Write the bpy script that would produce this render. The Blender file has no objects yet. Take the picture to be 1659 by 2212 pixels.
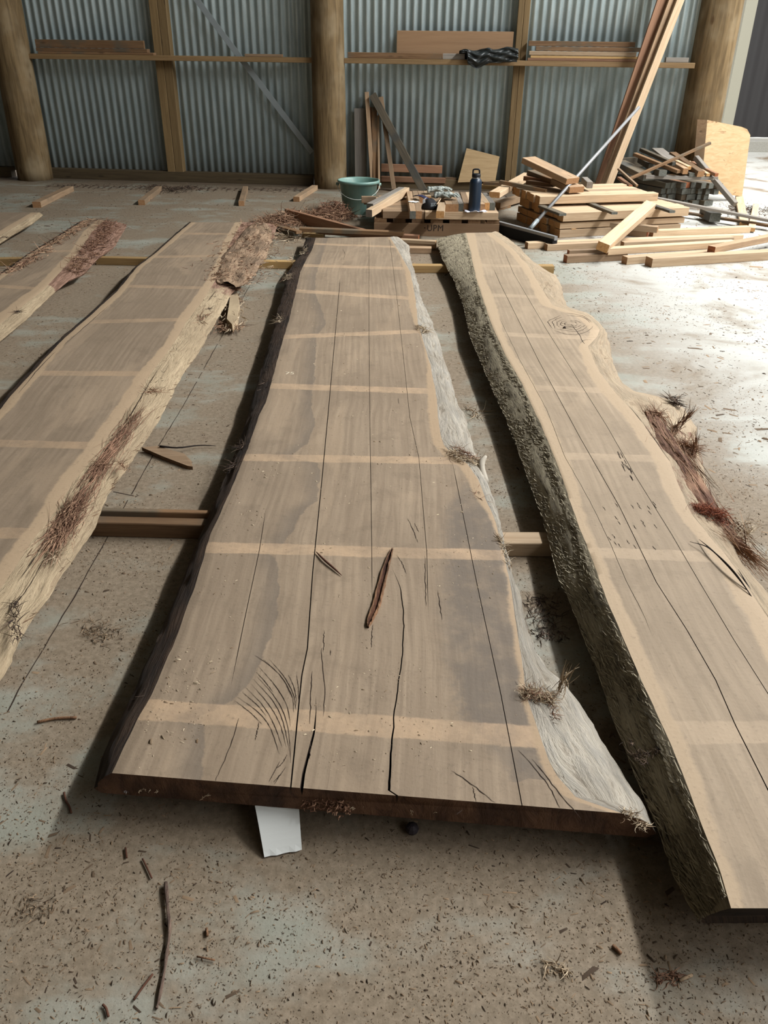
import bpy, math, random
import numpy as np
from mathutils import Vector, Matrix
random.seed(7); rng = np.random.default_rng(11)
C = bpy.context.scene.collection
SC = bpy.context.scene
PI = math.pi
# ------------------------------------------------------------------ camera
W, HH, FPX, CAMH = 1659, 2212, 1750.0, 1.3
TILT, ROLL = math.radians(30.0), 0.0125
cam = bpy.data.cameras.new('camera'); co = bpy.data.objects.new('camera', cam); C.objects.link(co)
cam.sensor_fit = 'VERTICAL'; cam.sensor_height = 24.0; cam.lens = 24.0 * FPX / HH
cam.clip_start = 0.05; cam.clip_end = 200
fwd = Vector((0, math.cos(TILT), -math.sin(TILT))); up = Vector((0, math.sin(TILT), math.cos(TILT)))
right = Vector((1, 0, 0))
cr, sr = math.cos(ROLL), math.sin(ROLL)
up2 = up * cr - right * sr; right2 = right * cr + up * sr
m = Matrix((right2, up2, -fwd)).transposed().to_4x4(); m.translation = Vector((0, 0, CAMH))
co.matrix_world = m
SC.camera = co
# ------------------------------------------------------------------ view, sky, daylight
vs = SC.view_settings
vs.view_transform = 'Standard'; vs.look = 'None'; vs.gamma = 1.0; vs.use_curve_mapping = False
vs.exposure = 1.32
wd = bpy.data.worlds.new('overcast_sky'); SC.world = wd; wd.use_nodes = True
wn = wd.node_tree.nodes; wl = wd.node_tree.links
bg = wn['Background']; bg.inputs['Strength'].default_value = 1.25
geo = wn.new('ShaderNodeTexCoord'); sx = wn.new('ShaderNodeSeparateXYZ'); mr = wn.new('ShaderNodeMapRange')
cr_ = wn.new('ShaderNodeValToRGB')
wl.new(geo.outputs['Generated'], sx.inputs[0]); wl.new(sx.outputs['Z'], mr.inputs['Value'])
mr.inputs['From Min'].default_value = 0.0; mr.inputs['From Max'].default_value = 1.0
wl.new(mr.outputs[0], cr_.inputs[0]); wl.new(cr_.outputs[0], bg.inputs['Color'])
cr_.color_ramp.elements[0].color = (0.50, 0.51, 0.52, 1); cr_.color_ramp.elements[1].color = (1.0, 1.0, 1.0, 1)
EAVE_X, EAVE_Z = 3.75, 5.0
pl = bpy.data.lights.new('side_opening_portal', 'AREA'); pl.shape = 'RECTANGLE'; pl.size = 13.6; pl.size_y = 5.0
pl.cycles.is_portal = True
po = bpy.data.objects.new('side_opening_portal', pl); C.objects.link(po)
po.location = (EAVE_X, 2.6, 2.5); po.rotation_euler = (PI/2, 0, PI/2)   # emits toward -x

# strip lamp added outside the eave for compact sky light and sharper slab shadows
sk = bpy.data.lights.new('added_daylight_strip', 'AREA'); sk.shape = 'RECTANGLE'; sk.size = 8.5; sk.size_y = .3; sk.energy = 430; sk.color = (.98, 1.0, 1.0)
so = bpy.data.objects.new('added_daylight_strip', sk); C.objects.link(so); so.location = (5.2, 5.3, 5.4)
zz = (so.location-Vector((-.3, 4.2, 0))).normalized(); yy = zz.cross(Vector((0, 1, 0))).normalized(); xx = yy.cross(zz)
mm_ = Matrix((xx, yy, zz)).transposed().to_4x4(); mm_.translation = so.location; so.matrix_world = mm_

# ------------------------------------------------------------------ pixel helpers (photo pixel -> point on a world plane)
def ray(px, py):
    x = px - W/2; y = py - HH/2
    c, s = math.cos(-ROLL), math.sin(-ROLL)
    x, y = (c*x - s*y)/FPX, (s*x + c*y)/FPX
    ct, st = math.cos(TILT), math.sin(TILT)
    return (x, ct - y*st, -st - y*ct)
def P(px, py, z=0.0):
    d = ray(px, py); t = (z - CAMH)/d[2]; return Vector((d[0]*t, d[1]*t, z))
def Q(px, py, Y):
    d = ray(px, py); t = Y/d[1]; return Vector((d[0]*t, Y, CAMH + d[2]*t))
def WP(px, py, off=0.0):
    d = ray(px, py); t = (9.14 - off)/(d[1] + 0.104*d[0]); return Vector((d[0]*t, d[1]*t, CAMH + d[2]*t))
def wall_y(x, off=0.0): return 9.14 - off - 0.104*x
WALL_ANG = math.atan(-0.104)

# ------------------------------------------------------------------ numpy value noise
_T = np.random.default_rng(3).random(4096)
def vnoise(x, y):
    x = np.asarray(x, float); y = np.asarray(y, float)
    xi = np.floor(x).astype(int); yi = np.floor(y).astype(int); fx = x-xi; fy = y-yi
    fx = fx*fx*(3-2*fx); fy = fy*fy*(3-2*fy)
    h = lambda a, b: _T[(a*131 + b*1747 + (a*b) % 53) % 4096]
    return (h(xi, yi)*(1-fx)+h(xi+1, yi)*fx)*(1-fy) + (h(xi, yi+1)*(1-fx)+h(xi+1, yi+1)*fx)*fy
def fbm(x, y, o=4):
    s = 0; a = .5
    for k in range(o):
        s = s + a*vnoise(np.asarray(x)*2**k+k*17.3, np.asarray(y)*2**k+k*9.1); a *= .5
    return s/(1-.5**o)

# ------------------------------------------------------------------ materials
class NB:
    def __init__(s, name, rough=.7, metallic=0, spec=.3):
        s.m = bpy.data.materials.new(name); s.m.use_nodes = True; s.nt = s.m.node_tree; s.n = s.nt.nodes; s.l = s.nt.links
        s.b = s.n['Principled BSDF']; s.b.inputs['Roughness'].default_value = rough
        s.b.inputs['Metallic'].default_value = metallic; s.b.inputs['Specular IOR Level'].default_value = spec
        s._c = None
    def new(s, t): return s.n.new(t)
    def set(s, sock, v):
        if hasattr(v, 'is_linked') or hasattr(v, 'links'): s.l.new(v, sock)
        elif isinstance(v, (tuple, list)) and len(v) == 3 and sock.type == 'RGBA': sock.default_value = (*v, 1)
        else: sock.default_value = v
    def co(s, kind='Object', scale=(1, 1, 1), rot=(0, 0, 0)):
        tc = s.new('ShaderNodeTexCoord'); mp = s.new('ShaderNodeMapping'); s.l.new(tc.outputs[kind], mp.inputs[0])
        mp.inputs['Scale'].default_value = scale; mp.inputs['Rotation'].default_value = rot
        return mp.outputs[0]
    def gvec(s, a, b):
        c = s.new('ShaderNodeCombineXYZ'); s.l.new(s.math('MULTIPLY', s.attr('gu'), a), c.inputs[0]); s.l.new(s.math('MULTIPLY', s.attr('gv'), b), c.inputs[1]); return c.outputs[0]
    def noise(s, vec, scale=5, detail=4, rough=.55, dist=0):
        n = s.new('ShaderNodeTexNoise'); s.l.new(vec, n.inputs['Vector']); n.inputs['Scale'].default_value = scale
        n.inputs['Detail'].default_value = detail; n.inputs['Roughness'].default_value = rough; n.inputs['Distortion'].default_value = dist
        return n.outputs['Fac']
    def vor(s, vec, scale=5, feat='F1'):
        n = s.new('ShaderNodeTexVoronoi'); s.l.new(vec, n.inputs['Vector']); n.inputs['Scale'].default_value = scale; n.feature = feat
        return n.outputs['Distance']
    def math(s, op, a, b=0, c=0):
        n = s.new('ShaderNodeMath'); n.operation = op; s.set(n.inputs[0], a); s.set(n.inputs[1], b); s.set(n.inputs[2], c); return n.outputs[0]
    def step(s, v, lo, hi, a=0, b=1):
        n = s.new('ShaderNodeMapRange'); s.set(n.inputs['Value'], v); n.inputs['From Min'].default_value = lo
        n.inputs['From Max'].default_value = hi; n.inputs['To Min'].default_value = a; n.inputs['To Max'].default_value = b
        n.interpolation_type = 'SMOOTHSTEP'; return n.outputs[0]
    def mix(s, f, a, b, mode='MIX'):
        n = s.new('ShaderNodeMix'); n.data_type = 'RGBA'; n.blend_type = mode
        s.set(n.inputs[0], f); s.set(n.inputs[6], a); s.set(n.inputs[7], b); return n.outputs[2]
    def attr(s, name):
        n = s.new('ShaderNodeAttribute'); n.attribute_name = name; return n.outputs['Fac']
    def rand(s):
        return s.new('ShaderNodeObjectInfo').outputs['Random']
    def sep(s, v):
        n = s.new('ShaderNodeSeparateXYZ'); s.l.new(v, n.inputs[0]); return n.outputs
    def bump(s, h, strength=.3, dist=.01):
        n = s.new('ShaderNodeBump'); n.inputs['Strength'].default_value = strength; n.inputs['Distance'].default_value = dist
        s.l.new(h, n.inputs['Height']); s.l.new(n.outputs[0], s.b.inputs['Normal'])
    def col(s, c): s.set(s.b.inputs['Base Color'], c)
def lin(r, g, b):
    f = lambda v: ((v/255+.055)/1.055)**2.4 if v > 10 else v/255/12.92
    return (f(r), f(g), f(b))
def plain(name, c, rough=.6, metallic=0, spec=.3):
    n = NB(name, rough, metallic, spec); n.col(c); return n.m

def wood(name, a, b, grey=None, gscale=1.0, rough=.75, knots=True, var=.35, axis='x'):
    """sawn timber, grain along local x"""
    n = NB(name, rough)
    sc = {'x': (1.2, 26, 26), 'z': (26, 26, 1.2), 'y': (26, 1.2, 26)}[axis]
    r = n.rand()
    tc = n.new('ShaderNodeTexCoord'); ad = n.new('ShaderNodeVectorMath'); ad.operation = 'ADD'
    cx = n.new('ShaderNodeCombineXYZ'); rr = n.math('MULTIPLY', r, 37.0)
    for i in range(3): n.l.new(rr, cx.inputs[i])
    n.l.new(tc.outputs['Object'], ad.inputs[0]); n.l.new(cx.outputs[0], ad.inputs[1])
    mp = n.new('ShaderNodeMapping'); n.l.new(ad.outputs[0], mp.inputs[0]); mp.inputs['Scale'].default_value = sc
    g = n.noise(mp.outputs[0], 2.2*gscale, 5, .65, .6)
    fine = n.noise(mp.outputs[0], 9*gscale, 3, .6)
    c = n.mix(n.step(g, .3, .7), a, b)
    c = n.mix(n.math('MULTIPLY', fine, .35), c, tuple(v*.55 for v in a))
    big = n.noise(ad.outputs[0], 4.5, 3, .5)
    if grey: c = n.mix(n.step(big, .48, .66), c, grey)
    if knots:
        mp2 = n.new('ShaderNodeMapping'); n.l.new(ad.outputs[0], mp2.inputs[0]); mp2.inputs['Scale'].default_value = {'x': (3, 11, 11), 'z': (11, 11, 3), 'y': (11, 3, 11)}[axis]
        k = n.vor(mp2.outputs[0], 1.0); c = n.mix(n.step(k, .04, .15, .75, 0), c, tuple(v*.3 for v in b))
    v = n.step(r, 0, 1, 1-var, 1+var*.45)
    mul = n.new('ShaderNodeVectorMath'); mul.operation = 'SCALE'; n.l.new(c, mul.inputs[0]); n.l.new(v, mul.inputs['Scale'])
    n.col(mul.outputs[0]); n.bump(n.math('ADD', g, fine), .25, .004)
    return n.m
def endgrain(name, a, b):
    n = NB(name, .85); r = n.noise(n.co('Object', (20, 20, 20)), 4, 4); n.col(n.mix(n.step(r, .3, .7), a, b)); n.bump(r, .3, .003); return n.m

M = {}
M['pine'] = wood('pale_sawn_timber', lin(184, 156, 124), lin(208, 182, 150))
M['pine_end'] = endgrain('pale_timber_end', lin(176, 128, 80), lin(200, 156, 104))
M['tan'] = wood('tan_sawn_timber', lin(152, 124, 96), lin(178, 150, 120), grey=lin(142, 120, 96))
M['tan_end'] = endgrain('tan_timber_end', lin(148, 110, 76), lin(164, 126, 90))
M['red'] = wood('reddish_sawn_timber', lin(138, 100, 76), lin(160, 122, 94))
M['red_end'] = endgrain('reddish_timber_end', lin(140, 84, 56), lin(165, 104, 70))
M['dark'] = wood('weathered_dark_timber', lin(92, 84, 70), lin(120, 108, 90), grey=lin(82, 80, 74))
M['dark_end'] = endgrain('weathered_timber_end', lin(88, 90, 84), lin(108, 108, 100))
M['brown'] = wood('brown_old_timber', lin(110, 82, 56), lin(138, 108, 78), grey=lin(100, 88, 72))
M['grey'] = wood('grey_weathered_board', lin(120, 114, 106), lin(146, 138, 128), knots=False)
M['yellow'] = wood('yellow_timber', lin(170, 136, 88), lin(190, 158, 108))
M['frame'] = wood('framing_timber', lin(118, 96, 64), lin(140, 116, 80), rough=.7, axis='z', var=.2)
M['frame_x'] = wood('girt_timber', lin(130, 104, 70), lin(152, 124, 88), rough=.7, var=.15)
M['ply'] = wood('plywood_face', lin(158, 132, 96), lin(176, 150, 112), knots=False, gscale=.5)
M['hard'] = wood('hardboard_face', lin(142, 112, 84), lin(152, 122, 92), knots=False, gscale=.3)
M['plate'] = wood('dirty_bottom_plate', lin(88, 74, 54), lin(110, 94, 68))

def pole_mat():
    n = NB('treated_pole', .8); v = n.co('Object', (9, 9, .9)); g = n.noise(v, 3, 5, .6, .5)
    big = n.noise(n.co('Object', (2, 2, 1.5)), 1.6, 3)
    c = n.mix(n.step(g, .3, .7), lin(88, 71, 46), lin(122, 101, 70)); c = n.mix(n.step(big, .45, .7, 0, .8), c, lin(138, 122, 96))
    k = n.vor(n.co('Object', (7, 7, 3.2)), 1.0); c = n.mix(n.step(k, .05, .16, .8, 0), c, lin(80, 58, 34))
    ck = n.vor(n.co('Object', (30, 30, 4)), 1.0); c = n.mix(n.step(ck, .04, .1, .55, 0), c, lin(70, 54, 36))
    n.col(c); n.bump(g, .4, .01); return n.m
M['pole'] = pole_mat()
def zinc():
    n = NB('corrugated_zinc', .42, .3, .5); v = n.co('Object', (6, 6, 1))
    g = n.noise(v, 4, 4); d = n.noise(n.co('Object', (60, 60, 60)), 3, 2)
    c = n.mix(n.step(g, .3, .7), lin(168, 184, 186), lin(188, 202, 203)); c = n.mix(n.step(d, .5, .7, 0, .35), c, lin(130, 140, 142))
    low = n.step(n.sep(n.co('Object'))['Z'], .06, .3, .35, 0)
    c = n.mix(low, c, lin(110, 100, 84))
    n.col(c); return n.m
M['zinc'] = zinc()
def floor_mat():
    n = NB('dusty_concrete', .62, 0, .35)
    v = n.co('Object')
    a = n.noise(v, 1.35, 6, .62, .6); b = n.noise(v, 5.5, 5, .65); f = n.noise(v, 60, 4, .7); st = n.noise(n.co('Object', (.7, 3.0, 1)), 2.2, 5, .6, .4)
    base = n.mix(n.step(b, .35, .65), lin(138, 137, 124), lin(156, 154, 142))
    sm = n.math('ADD', n.math('MULTIPLY', a, .6), n.math('ADD', n.math('MULTIPLY', b, .25), n.math('MULTIPLY', st, .25)))
    dust = n.mix(n.step(f, .35, .7), lin(118, 104, 86), lin(138, 123, 104))
    c = n.mix(n.step(sm, .44, .56), base, dust)
    c = n.mix(n.step(sm, .62, .72, 0, .7), c, lin(112, 90, 72))
    # skylight painted in as a paler, less dusty zone on the open side, brown dirt along the wall
    x = n.sep(v)['X']; y = n.sep(v)['Y']
    pale = n.math('MULTIPLY', n.step(x, .9, 1.9), n.step(y, 1.8, 3.2)); pale = n.math('MULTIPLY', pale, n.step(a, .68, .50))
    c = n.mix(n.math('MULTIPLY', pale, .85), c, lin(184, 184, 178))
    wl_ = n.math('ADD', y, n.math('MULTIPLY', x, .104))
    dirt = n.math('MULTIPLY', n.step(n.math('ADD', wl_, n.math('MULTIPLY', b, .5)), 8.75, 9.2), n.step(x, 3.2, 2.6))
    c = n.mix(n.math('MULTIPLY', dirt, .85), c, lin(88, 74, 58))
    sp = n.noise(v, 160, 2, .7); c = n.mix(n.step(sp, .62, .72, 0, .5), c, lin(90, 74, 58))
    n.col(c); n.bump(n.math('ADD', n.math('MULTIPLY', f, .6), b), .35, .006)
    n.set(n.b.inputs['Roughness'], n.step(sm, .4, .6, .42, .85))
    return n.m
M['floor'] = floor_mat()

def slab_top(name, heart, heart2, sap, bandc, stainc):
    n = NB(name, .72); v = n.co('Object'); gx = n.gvec(26, 1.0); n1 = n.noise(gx, 2.2, 6, .62, .5); big = n.noise(v, 1.6, 4, .6)
    ring = n.new('ShaderNodeTexWave'); n.l.new(n.gvec(1, .10), ring.inputs['Vector']); ring.inputs['Scale'].default_value = 13; ring.bands_direction = 'X'; ring.inputs['Distortion'].default_value = 2.2; ring.inputs['Detail'].default_value = 3
    fine = n.noise(v, 90, 3, .7); mid = n.noise(v, 14, 4, .6)
    saw = n.new('ShaderNodeTexWave'); n.l.new(n.co('Object', (1, 1, 1), (0, 0, .25)), saw.inputs['Vector']); saw.inputs['Scale'].default_value = 26; saw.bands_direction = 'Y'
    saw.inputs['Distortion'].default_value = 1.5
    jit = n.math('MULTIPLY', n.math('SUBTRACT', mid, .5), .035); jf = n.math('MULTIPLY', n.math('SUBTRACT', fine, .5), .012); jit = n.math('ADD', jit, jf)
    c = n.mix(n.step(n1, .3, .72), heart, heart2)
    c = n.mix(n.math('MULTIPLY', ring.outputs['Fac'], .16), c, tuple(h*.62 for h in heart))
    blot = n.noise(v, 9, 5, .7, .3); c = n.mix(n.step(blot, .5, .68, 0, .35), c, tuple(h*.66 for h in heart))
    c = n.mix(n.step(big, .42, .68, 0, .5), c, tuple(h*.82 for h in heart))
    wt = n.noise(n.co('Object', (3.2, .9, 1)), 1.3, 4, .6, .8); c = n.mix(n.step(wt, .52, .66, 0, .32), c, tuple((h*.7 + k*.5) for h, k in zip(heart2, sap)))
    s1 = n.math('ADD', n.attr('stain'), jit); ins = n.step(s1, .002, -.004)
    edge = n.math('MULTIPLY', ins, n.step(s1, -.075, 0, .12, 1)); c = n.mix(n.math('MULTIPLY', edge, .6), c, stainc)
    s2 = n.step(n.math('ADD', n.attr('stain2'), n.math('MULTIPLY', jit, 3.0)), .02, -.03); bl = n.step(mid, .3, .6, .35, .8)
    c = n.mix(n.math('MULTIPLY', s2, bl), c, stainc)
    bd = n.step(n.math('ADD', n.attr('band'), n.math('MULTIPLY', jit, .45)), .003, -.003); c = n.mix(n.math('MULTIPLY', bd, n.step(blot, .3, .65, .85, .35)), c, bandc)
    sp = n.step(n.math('ADD', n.attr('sap'), n.math('MULTIPLY', jit, .7)), .006, -.006); c = n.mix(n.math('MULTIPLY', sp, .9), c, sap)
    c = n.mix(n.step(fine, .56, .75, 0, .35), c, tuple(h*.5 for h in heart))
    n.col(c); n.bump(n.math('ADD', n.math('ADD', n1, fine), n.math('MULTIPLY', saw.outputs['Fac'], .07)), .22, .003)
    return n.m
def flank_mat(name, a, b, dk, barkc=None, scale=1.0, dkamt=.8, bumpd=.012, bigm=1.0, useg=False):
    n = NB(name, .85); v = n.gvec(34*scale, 3.4*scale) if useg else n.co('Object', (30*scale, 3.2*scale, 16*scale)); g = n.noise(v, 2.0, 6, .7, .5); big = n.noise(n.co('Object', (4, 2, 4)), 1.8, 4, .6)
    c = n.mix(n.step(g, .35, .65), a, b); c = n.mix(n.step(big, .4, .65, 0, bigm), c, tuple((p+q)*.5*.8 for p, q in zip(a, dk)))
    c = n.mix(n.step(g, .46, .36, 0, dkamt), c, dk)
    if barkc:
        k = n.attr('bark'); bn = n.noise(n.co('Object', (14, 7, 14)), 2, 5, .7)
        c = n.mix(n.step(n.math('ADD', k, n.math('SUBTRACT', bn, .5)), .35, .6), c, n.mix(n.step(g, .4, .6), barkc, tuple(x*1.7+.03 for x in barkc)))
    n.col(c); n.bump(g, 1.0, bumpd); return n.m
HC, HC2 = lin(136, 118, 98), lin(156, 137, 115)
SAP = lin(178, 156, 128); BAND = lin(184, 156, 126); STN = lin(104, 94, 84)
M['top_c'] = slab_top('slab_centre_face', HC, HC2, lin(166, 142, 114), BAND, STN)
M['top_r'] = slab_top('slab_right_face', lin(146, 128, 106), lin(164, 145, 122), lin(171, 149, 122), lin(172, 151, 126), lin(112, 102, 94))
M['top_l'] = slab_top('slab_left_face', lin(130, 113, 94), lin(146, 128, 108), lin(172, 148, 120), lin(168, 142, 114), STN)
M['flank_pale'] = flank_mat('debarked_pale_side', lin(178, 168, 152), lin(150, 144, 134), lin(92, 80, 66), lin(86, 58, 44), dkamt=.6, useg=True, bigm=.5)
M['flank_dark'] = flank_mat('dark_side', lin(60, 46, 36), lin(78, 60, 46), lin(34, 25, 20), useg=True)
M['flank_warm'] = flank_mat('warm_pale_side', lin(170, 150, 124), lin(152, 136, 114), lin(110, 92, 72), lin(96, 66, 50), dkamt=.5, useg=True, bigm=.4)
M['torn'] = flank_mat('torn_wood_and_bark', lin(178, 152, 124), lin(146, 118, 94), lin(70, 46, 34), scale=1.4, dkamt=.9, bumpd=.01)
M['flank_grey'] = flank_mat('furry_grey_side', lin(150, 138, 116), lin(178, 166, 140), lin(62, 54, 43), scale=2.2, dkamt=.9, bumpd=.007, bigm=.35, useg=True)
M['flank_left'] = flank_mat('left_slab_side', lin(184, 164, 134), lin(160, 140, 112), lin(110, 88, 66), lin(112, 84, 68), scale=.8, dkamt=.5, useg=True, bigm=.5)
M['slab_end'] = flank_mat('slab_end_face', lin(84, 58, 42), lin(104, 76, 56), lin(50, 36, 28), scale=.4, dkamt=.5)
M['kerf'] = plain('kerf_shade_and_dark_marks', lin(46, 34, 26), .95)  # dark brown paints the shade inside kerfs; also colours cracks, knot and figure
M['bark'] = flank_mat('red_brown_bark', lin(124, 86, 66), lin(160, 126, 100), lin(66, 42, 32), scale=1.0)
def fib(name, a, b):
    n = NB(name, .9); n.col(n.mix(n.attr('tone'), a, b)); return n.m
M['fibre'] = fib('bark_fibre', lin(84, 54, 40), lin(176, 142, 114))
M['fibre_red'] = fib('brown_bark_fibre', lin(86, 56, 42), lin(158, 122, 98))
M['fibre_rust'] = fib('rusty_bark_fibre', lin(88, 44, 32), lin(160, 96, 68))
M['fibre_pale'] = fib('pale_wood_fibre', lin(116, 92, 68), lin(206, 188, 160))
M['fibre_dark'] = fib('dark_fibre', lin(36, 28, 26), lin(112, 92, 76))
M['chips'] = fib('wood_litter', lin(52, 40, 31), lin(150, 126, 100))

# ------------------------------------------------------------------ object helpers
def link(o, parent=None):
    C.objects.link(o)
    if parent:
        o.parent = parent
        if parent.name == 'wall_back': o.matrix_parent_inverse = (Matrix.Translation(parent.location) @ parent.rotation_euler.to_matrix().to_4x4()).inverted()
    return o
def mesh_obj(name, v, f, mats, mi=None, parent=None, smooth=False, attrs=None):
    me = bpy.data.meshes.new(name); me.from_pydata([tuple(map(float, p)) for p in v], [], f)
    for mm in (mats if isinstance(mats, (list, tuple)) else [mats]): me.materials.append(mm)
    if mi is not None: me.polygons.foreach_set('material_index', list(mi))
    if smooth: me.polygons.foreach_set('use_smooth', [True]*len(me.polygons))
    for k, a in (attrs or {}).items():
        at = me.attributes.new(k, 'FLOAT', 'POINT'); at.data.foreach_set('value', np.asarray(a, dtype=np.float32))
    me.update()
    return link(bpy.data.objects.new(name, me), parent)
def tag(o, label=None, cat=None, group=None, kind=None):
    if label: o['label'] = label
    if cat: o['category'] = cat
    if group: o['group'] = group
    if kind: o['kind'] = kind
    return o
def empty(name, loc, label, cat, group=None, rz=0):
    o = bpy.data.objects.new(name, None); C.objects.link(o); o.location = loc; o.rotation_euler = (0, 0, rz); o.empty_display_size = .1
    return tag(o, label, cat, group)
_BC = {}
def beam_mesh(L, w, h, mats, ch=.0025, wob=0, seed=0):
    """timber, length along x, chamfered arrises, sawn ends as a second material"""
    key = (round(L, 3), round(w, 4), round(h, 4), mats[0].name, wob, seed)
    if key in _BC: return _BC[key]
    c = min(ch, w*.2, h*.2); prof = [(-w/2+c, -h/2), (w/2-c, -h/2), (w/2, -h/2+c), (w/2, h/2-c), (w/2-c, h/2), (-w/2+c, h/2), (-w/2, h/2-c), (-w/2, -h/2+c)]
    ns = 2 if not wob else 7; v = []; r = random.Random(seed)
    for i in range(ns):
        t = i/(ns-1); dy = wob*math.sin(t*PI)*r.choice((-1, 1)) if wob else 0; dz = 0
        for (a, b) in prof: v.append((-L/2+L*t, a+dy*.5, b+dz))
    f = []; mi = []
    for i in range(ns-1):
        for j in range(8):
            k = (j+1) % 8; f.append((i*8+j, i*8+k, (i+1)*8+k, (i+1)*8+j)); mi.append(0)
    f.append(tuple(range(7, -1, -1))); mi.append(1); f.append(tuple((ns-1)*8+j for j in range(8))); mi.append(1)
    me = bpy.data.meshes.new('timber'); me.from_pydata(v, [], f)
    for mm in mats: me.materials.append(mm)
    me.polygons.foreach_set('material_index', mi); me.update(); _BC[key] = me
    return me
def frame_of(a, b, roll=0, upv=Vector((0, 0, 1))):
    x = (b-a).normalized()
    if abs(x.dot(upv)) > .98: upv = Vector((0, 1, 0))
    y = upv.cross(x).normalized(); z = x.cross(y)
    mt = Matrix((x, y, z)).transposed().to_4x4() @ Matrix.Rotation(roll, 4, 'X')
    mt.translation = (a+b)/2
    return mt
def beam(name, a, b, w, h, mat, label=None, cat=None, group=None, roll=0, parent=None, upv=Vector((0, 0, 1)), end=None, wob=0):
    """a, b centreline end points; w across, h up"""
    a = Vector(a); b = Vector(b)
    mats = (M[mat], M[end or (mat+'_end' if mat+'_end' in M else mat)])
    o = bpy.data.objects.new(name, beam_mesh((b-a).length, w, h, mats, wob=wob)); o.matrix_world = frame_of(a, b, roll, upv)
    link(o, parent)
    return tag(o, label, cat, group)
def lay(name, pa, pb, z0, w, h, mat, label, cat='timber', group=None, **k):
    """timber lying level at height z0; pa, pb = photo pixels of its top centreline ends"""
    a = P(*pa, z0+h); b = P(*pb, z0+h); a.z = b.z = z0+h/2
    return beam(name, a, b, w, h, mat, label, cat, group, **k)
def box(name, lo, hi, mat, parent=None, ang=0, about=None):
    lo = Vector(lo); hi = Vector(hi); c = (lo+hi)/2; d = (hi-lo)
    bmm = beam_mesh(d.x, d.y, d.z, (mat, mat)); o = bpy.data.objects.new(name, bmm); o.location = c
    if ang: o.rotation_euler = (0, 0, ang)
    return link(o, parent)
def tube_data(pts, rad, sides=8, caps=True):
    pts = [Vector(p) for p in pts]; n = len(pts); v = []; f = []
    rad = rad if hasattr(rad, '__len__') else [rad]*n; pv = None
    for i, p in enumerate(pts):
        d = (pts[min(i+1, n-1)]-pts[max(i-1, 0)]).normalized()
        if pv is None: pv = d.orthogonal().normalized()
        pv = (pv - d*pv.dot(d)).normalized(); q = d.cross(pv)
        for j in range(sides):
            a = 2*PI*j/sides; v.append(p + (pv*math.cos(a)+q*math.sin(a))*rad[i])
    for i in range(n-1):
        for j in range(sides):
            k = (j+1) % sides; f.append((i*sides+j, i*sides+k, (i+1)*sides+k, (i+1)*sides+j))
    if caps: f.append(tuple(range(sides-1, -1, -1))); f.append(tuple((n-1)*sides+j for j in range(sides)))
    return v, f
def tube(name, pts, rad, mat, sides=10, parent=None, smooth=True):
    v, f = tube_data(pts, rad, sides); return mesh_obj(name, v, f, mat, parent=parent, smooth=smooth)
def lathe(name, prof, mat, parent=None, n=40, loc=(0, 0, 0), ell=1.0, smooth=True):
    v = []; f = []
    for (r, z) in prof:
        for j in range(n): a = 2*PI*j/n; v.append((r*math.cos(a), r*ell*math.sin(a), z))
    for i in range(len(prof)-1):
        for j in range(n):
            k = (j+1) % n; f.append((i*n+j, i*n+k, (i+1)*n+k, (i+1)*n+j))
    f.append(tuple(range(n-1, -1, -1))); f.append(tuple((len(prof)-1)*n+j for j in range(n)))
    o = mesh_obj(name, v, f, mat, parent=parent, smooth=smooth); o.location = loc; return o
def curve3(pts, n=24):
    """Catmull-Rom resample of 3D points"""
    p = [Vector(q) for q in pts]; p = [p[0]*2-p[1]] + p + [p[-1]*2-p[-2]]; out = []
    m_ = len(p)-3
    for i in range(n):
        t = i/(n-1)*m_; k = min(int(t), m_-1); u = t-k; a, b, c, d = p[k:k+4]
        out.append(.5*((2*b)+(c-a)*u+(2*a-5*b+4*c-d)*u*u+(3*b-a-3*c+d)*u**3))
    return out
def fibres(name, guide, n, length, spread, height, rad, wild, mat, parent=None, seg=4, lift=.0, seed=1, follow=1.0, kind=None, label=None, zf=.3):
    """bundle of thin tapered 3-sided strands following a guide line"""
    r = random.Random(seed); g = curve3(guide, 40) if len(guide) > 2 else [Vector(guide[0]).lerp(Vector(guide[1]), i/39) for i in range(40)]
    V = []; F = []; T = []
    for _ in range(n):
        i0 = r.uniform(0, 38); p = g[int(i0)].copy(); d = (g[min(int(i0)+2, 39)]-g[max(int(i0)-1, 0)]).normalized()
        if r.random() < .5: d = -d
        side = Vector((-d.y, d.x, 0)).normalized(); s = r.gauss(0, .5)*spread
        p = p + side*s + Vector((0, 0, height*max(0, 1-abs(s)/(spread+1e-6))*r.uniform(.2, 1)))
        dd = (d*follow + Vector((r.gauss(0, 1), r.gauss(0, 1), abs(r.gauss(0, .8))*zf))*wild).normalized()
        L = length*r.uniform(.35, 1.2); pts = [p]; cur = dd
        for k in range(seg):
            cur = (cur + Vector((r.gauss(0, 1), r.gauss(0, 1), r.gauss(-.15*zf, .6*zf)))*wild*.5).normalized(); q = pts[-1]+cur*L/seg
            q.z = max(q.z, lift+.001); pts.append(q)
        rr = rad*r.uniform(.5, 1.3); v, f = tube_data(pts, [rr*(1-.75*k/seg) for k in range(seg+1)], 3)
        b = len(V); V += v; F += [tuple(b+x for x in ff) for ff in f]; T += [r.random()]*len(v)
    o = mesh_obj(name, V, F, mat, parent=parent, attrs={'tone': T})
    if kind: o['kind'] = kind
    if label: o['label'] = label
    return o
def lerp_poly(xs, ys, x): return np.interp(x, xs, ys)

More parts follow.
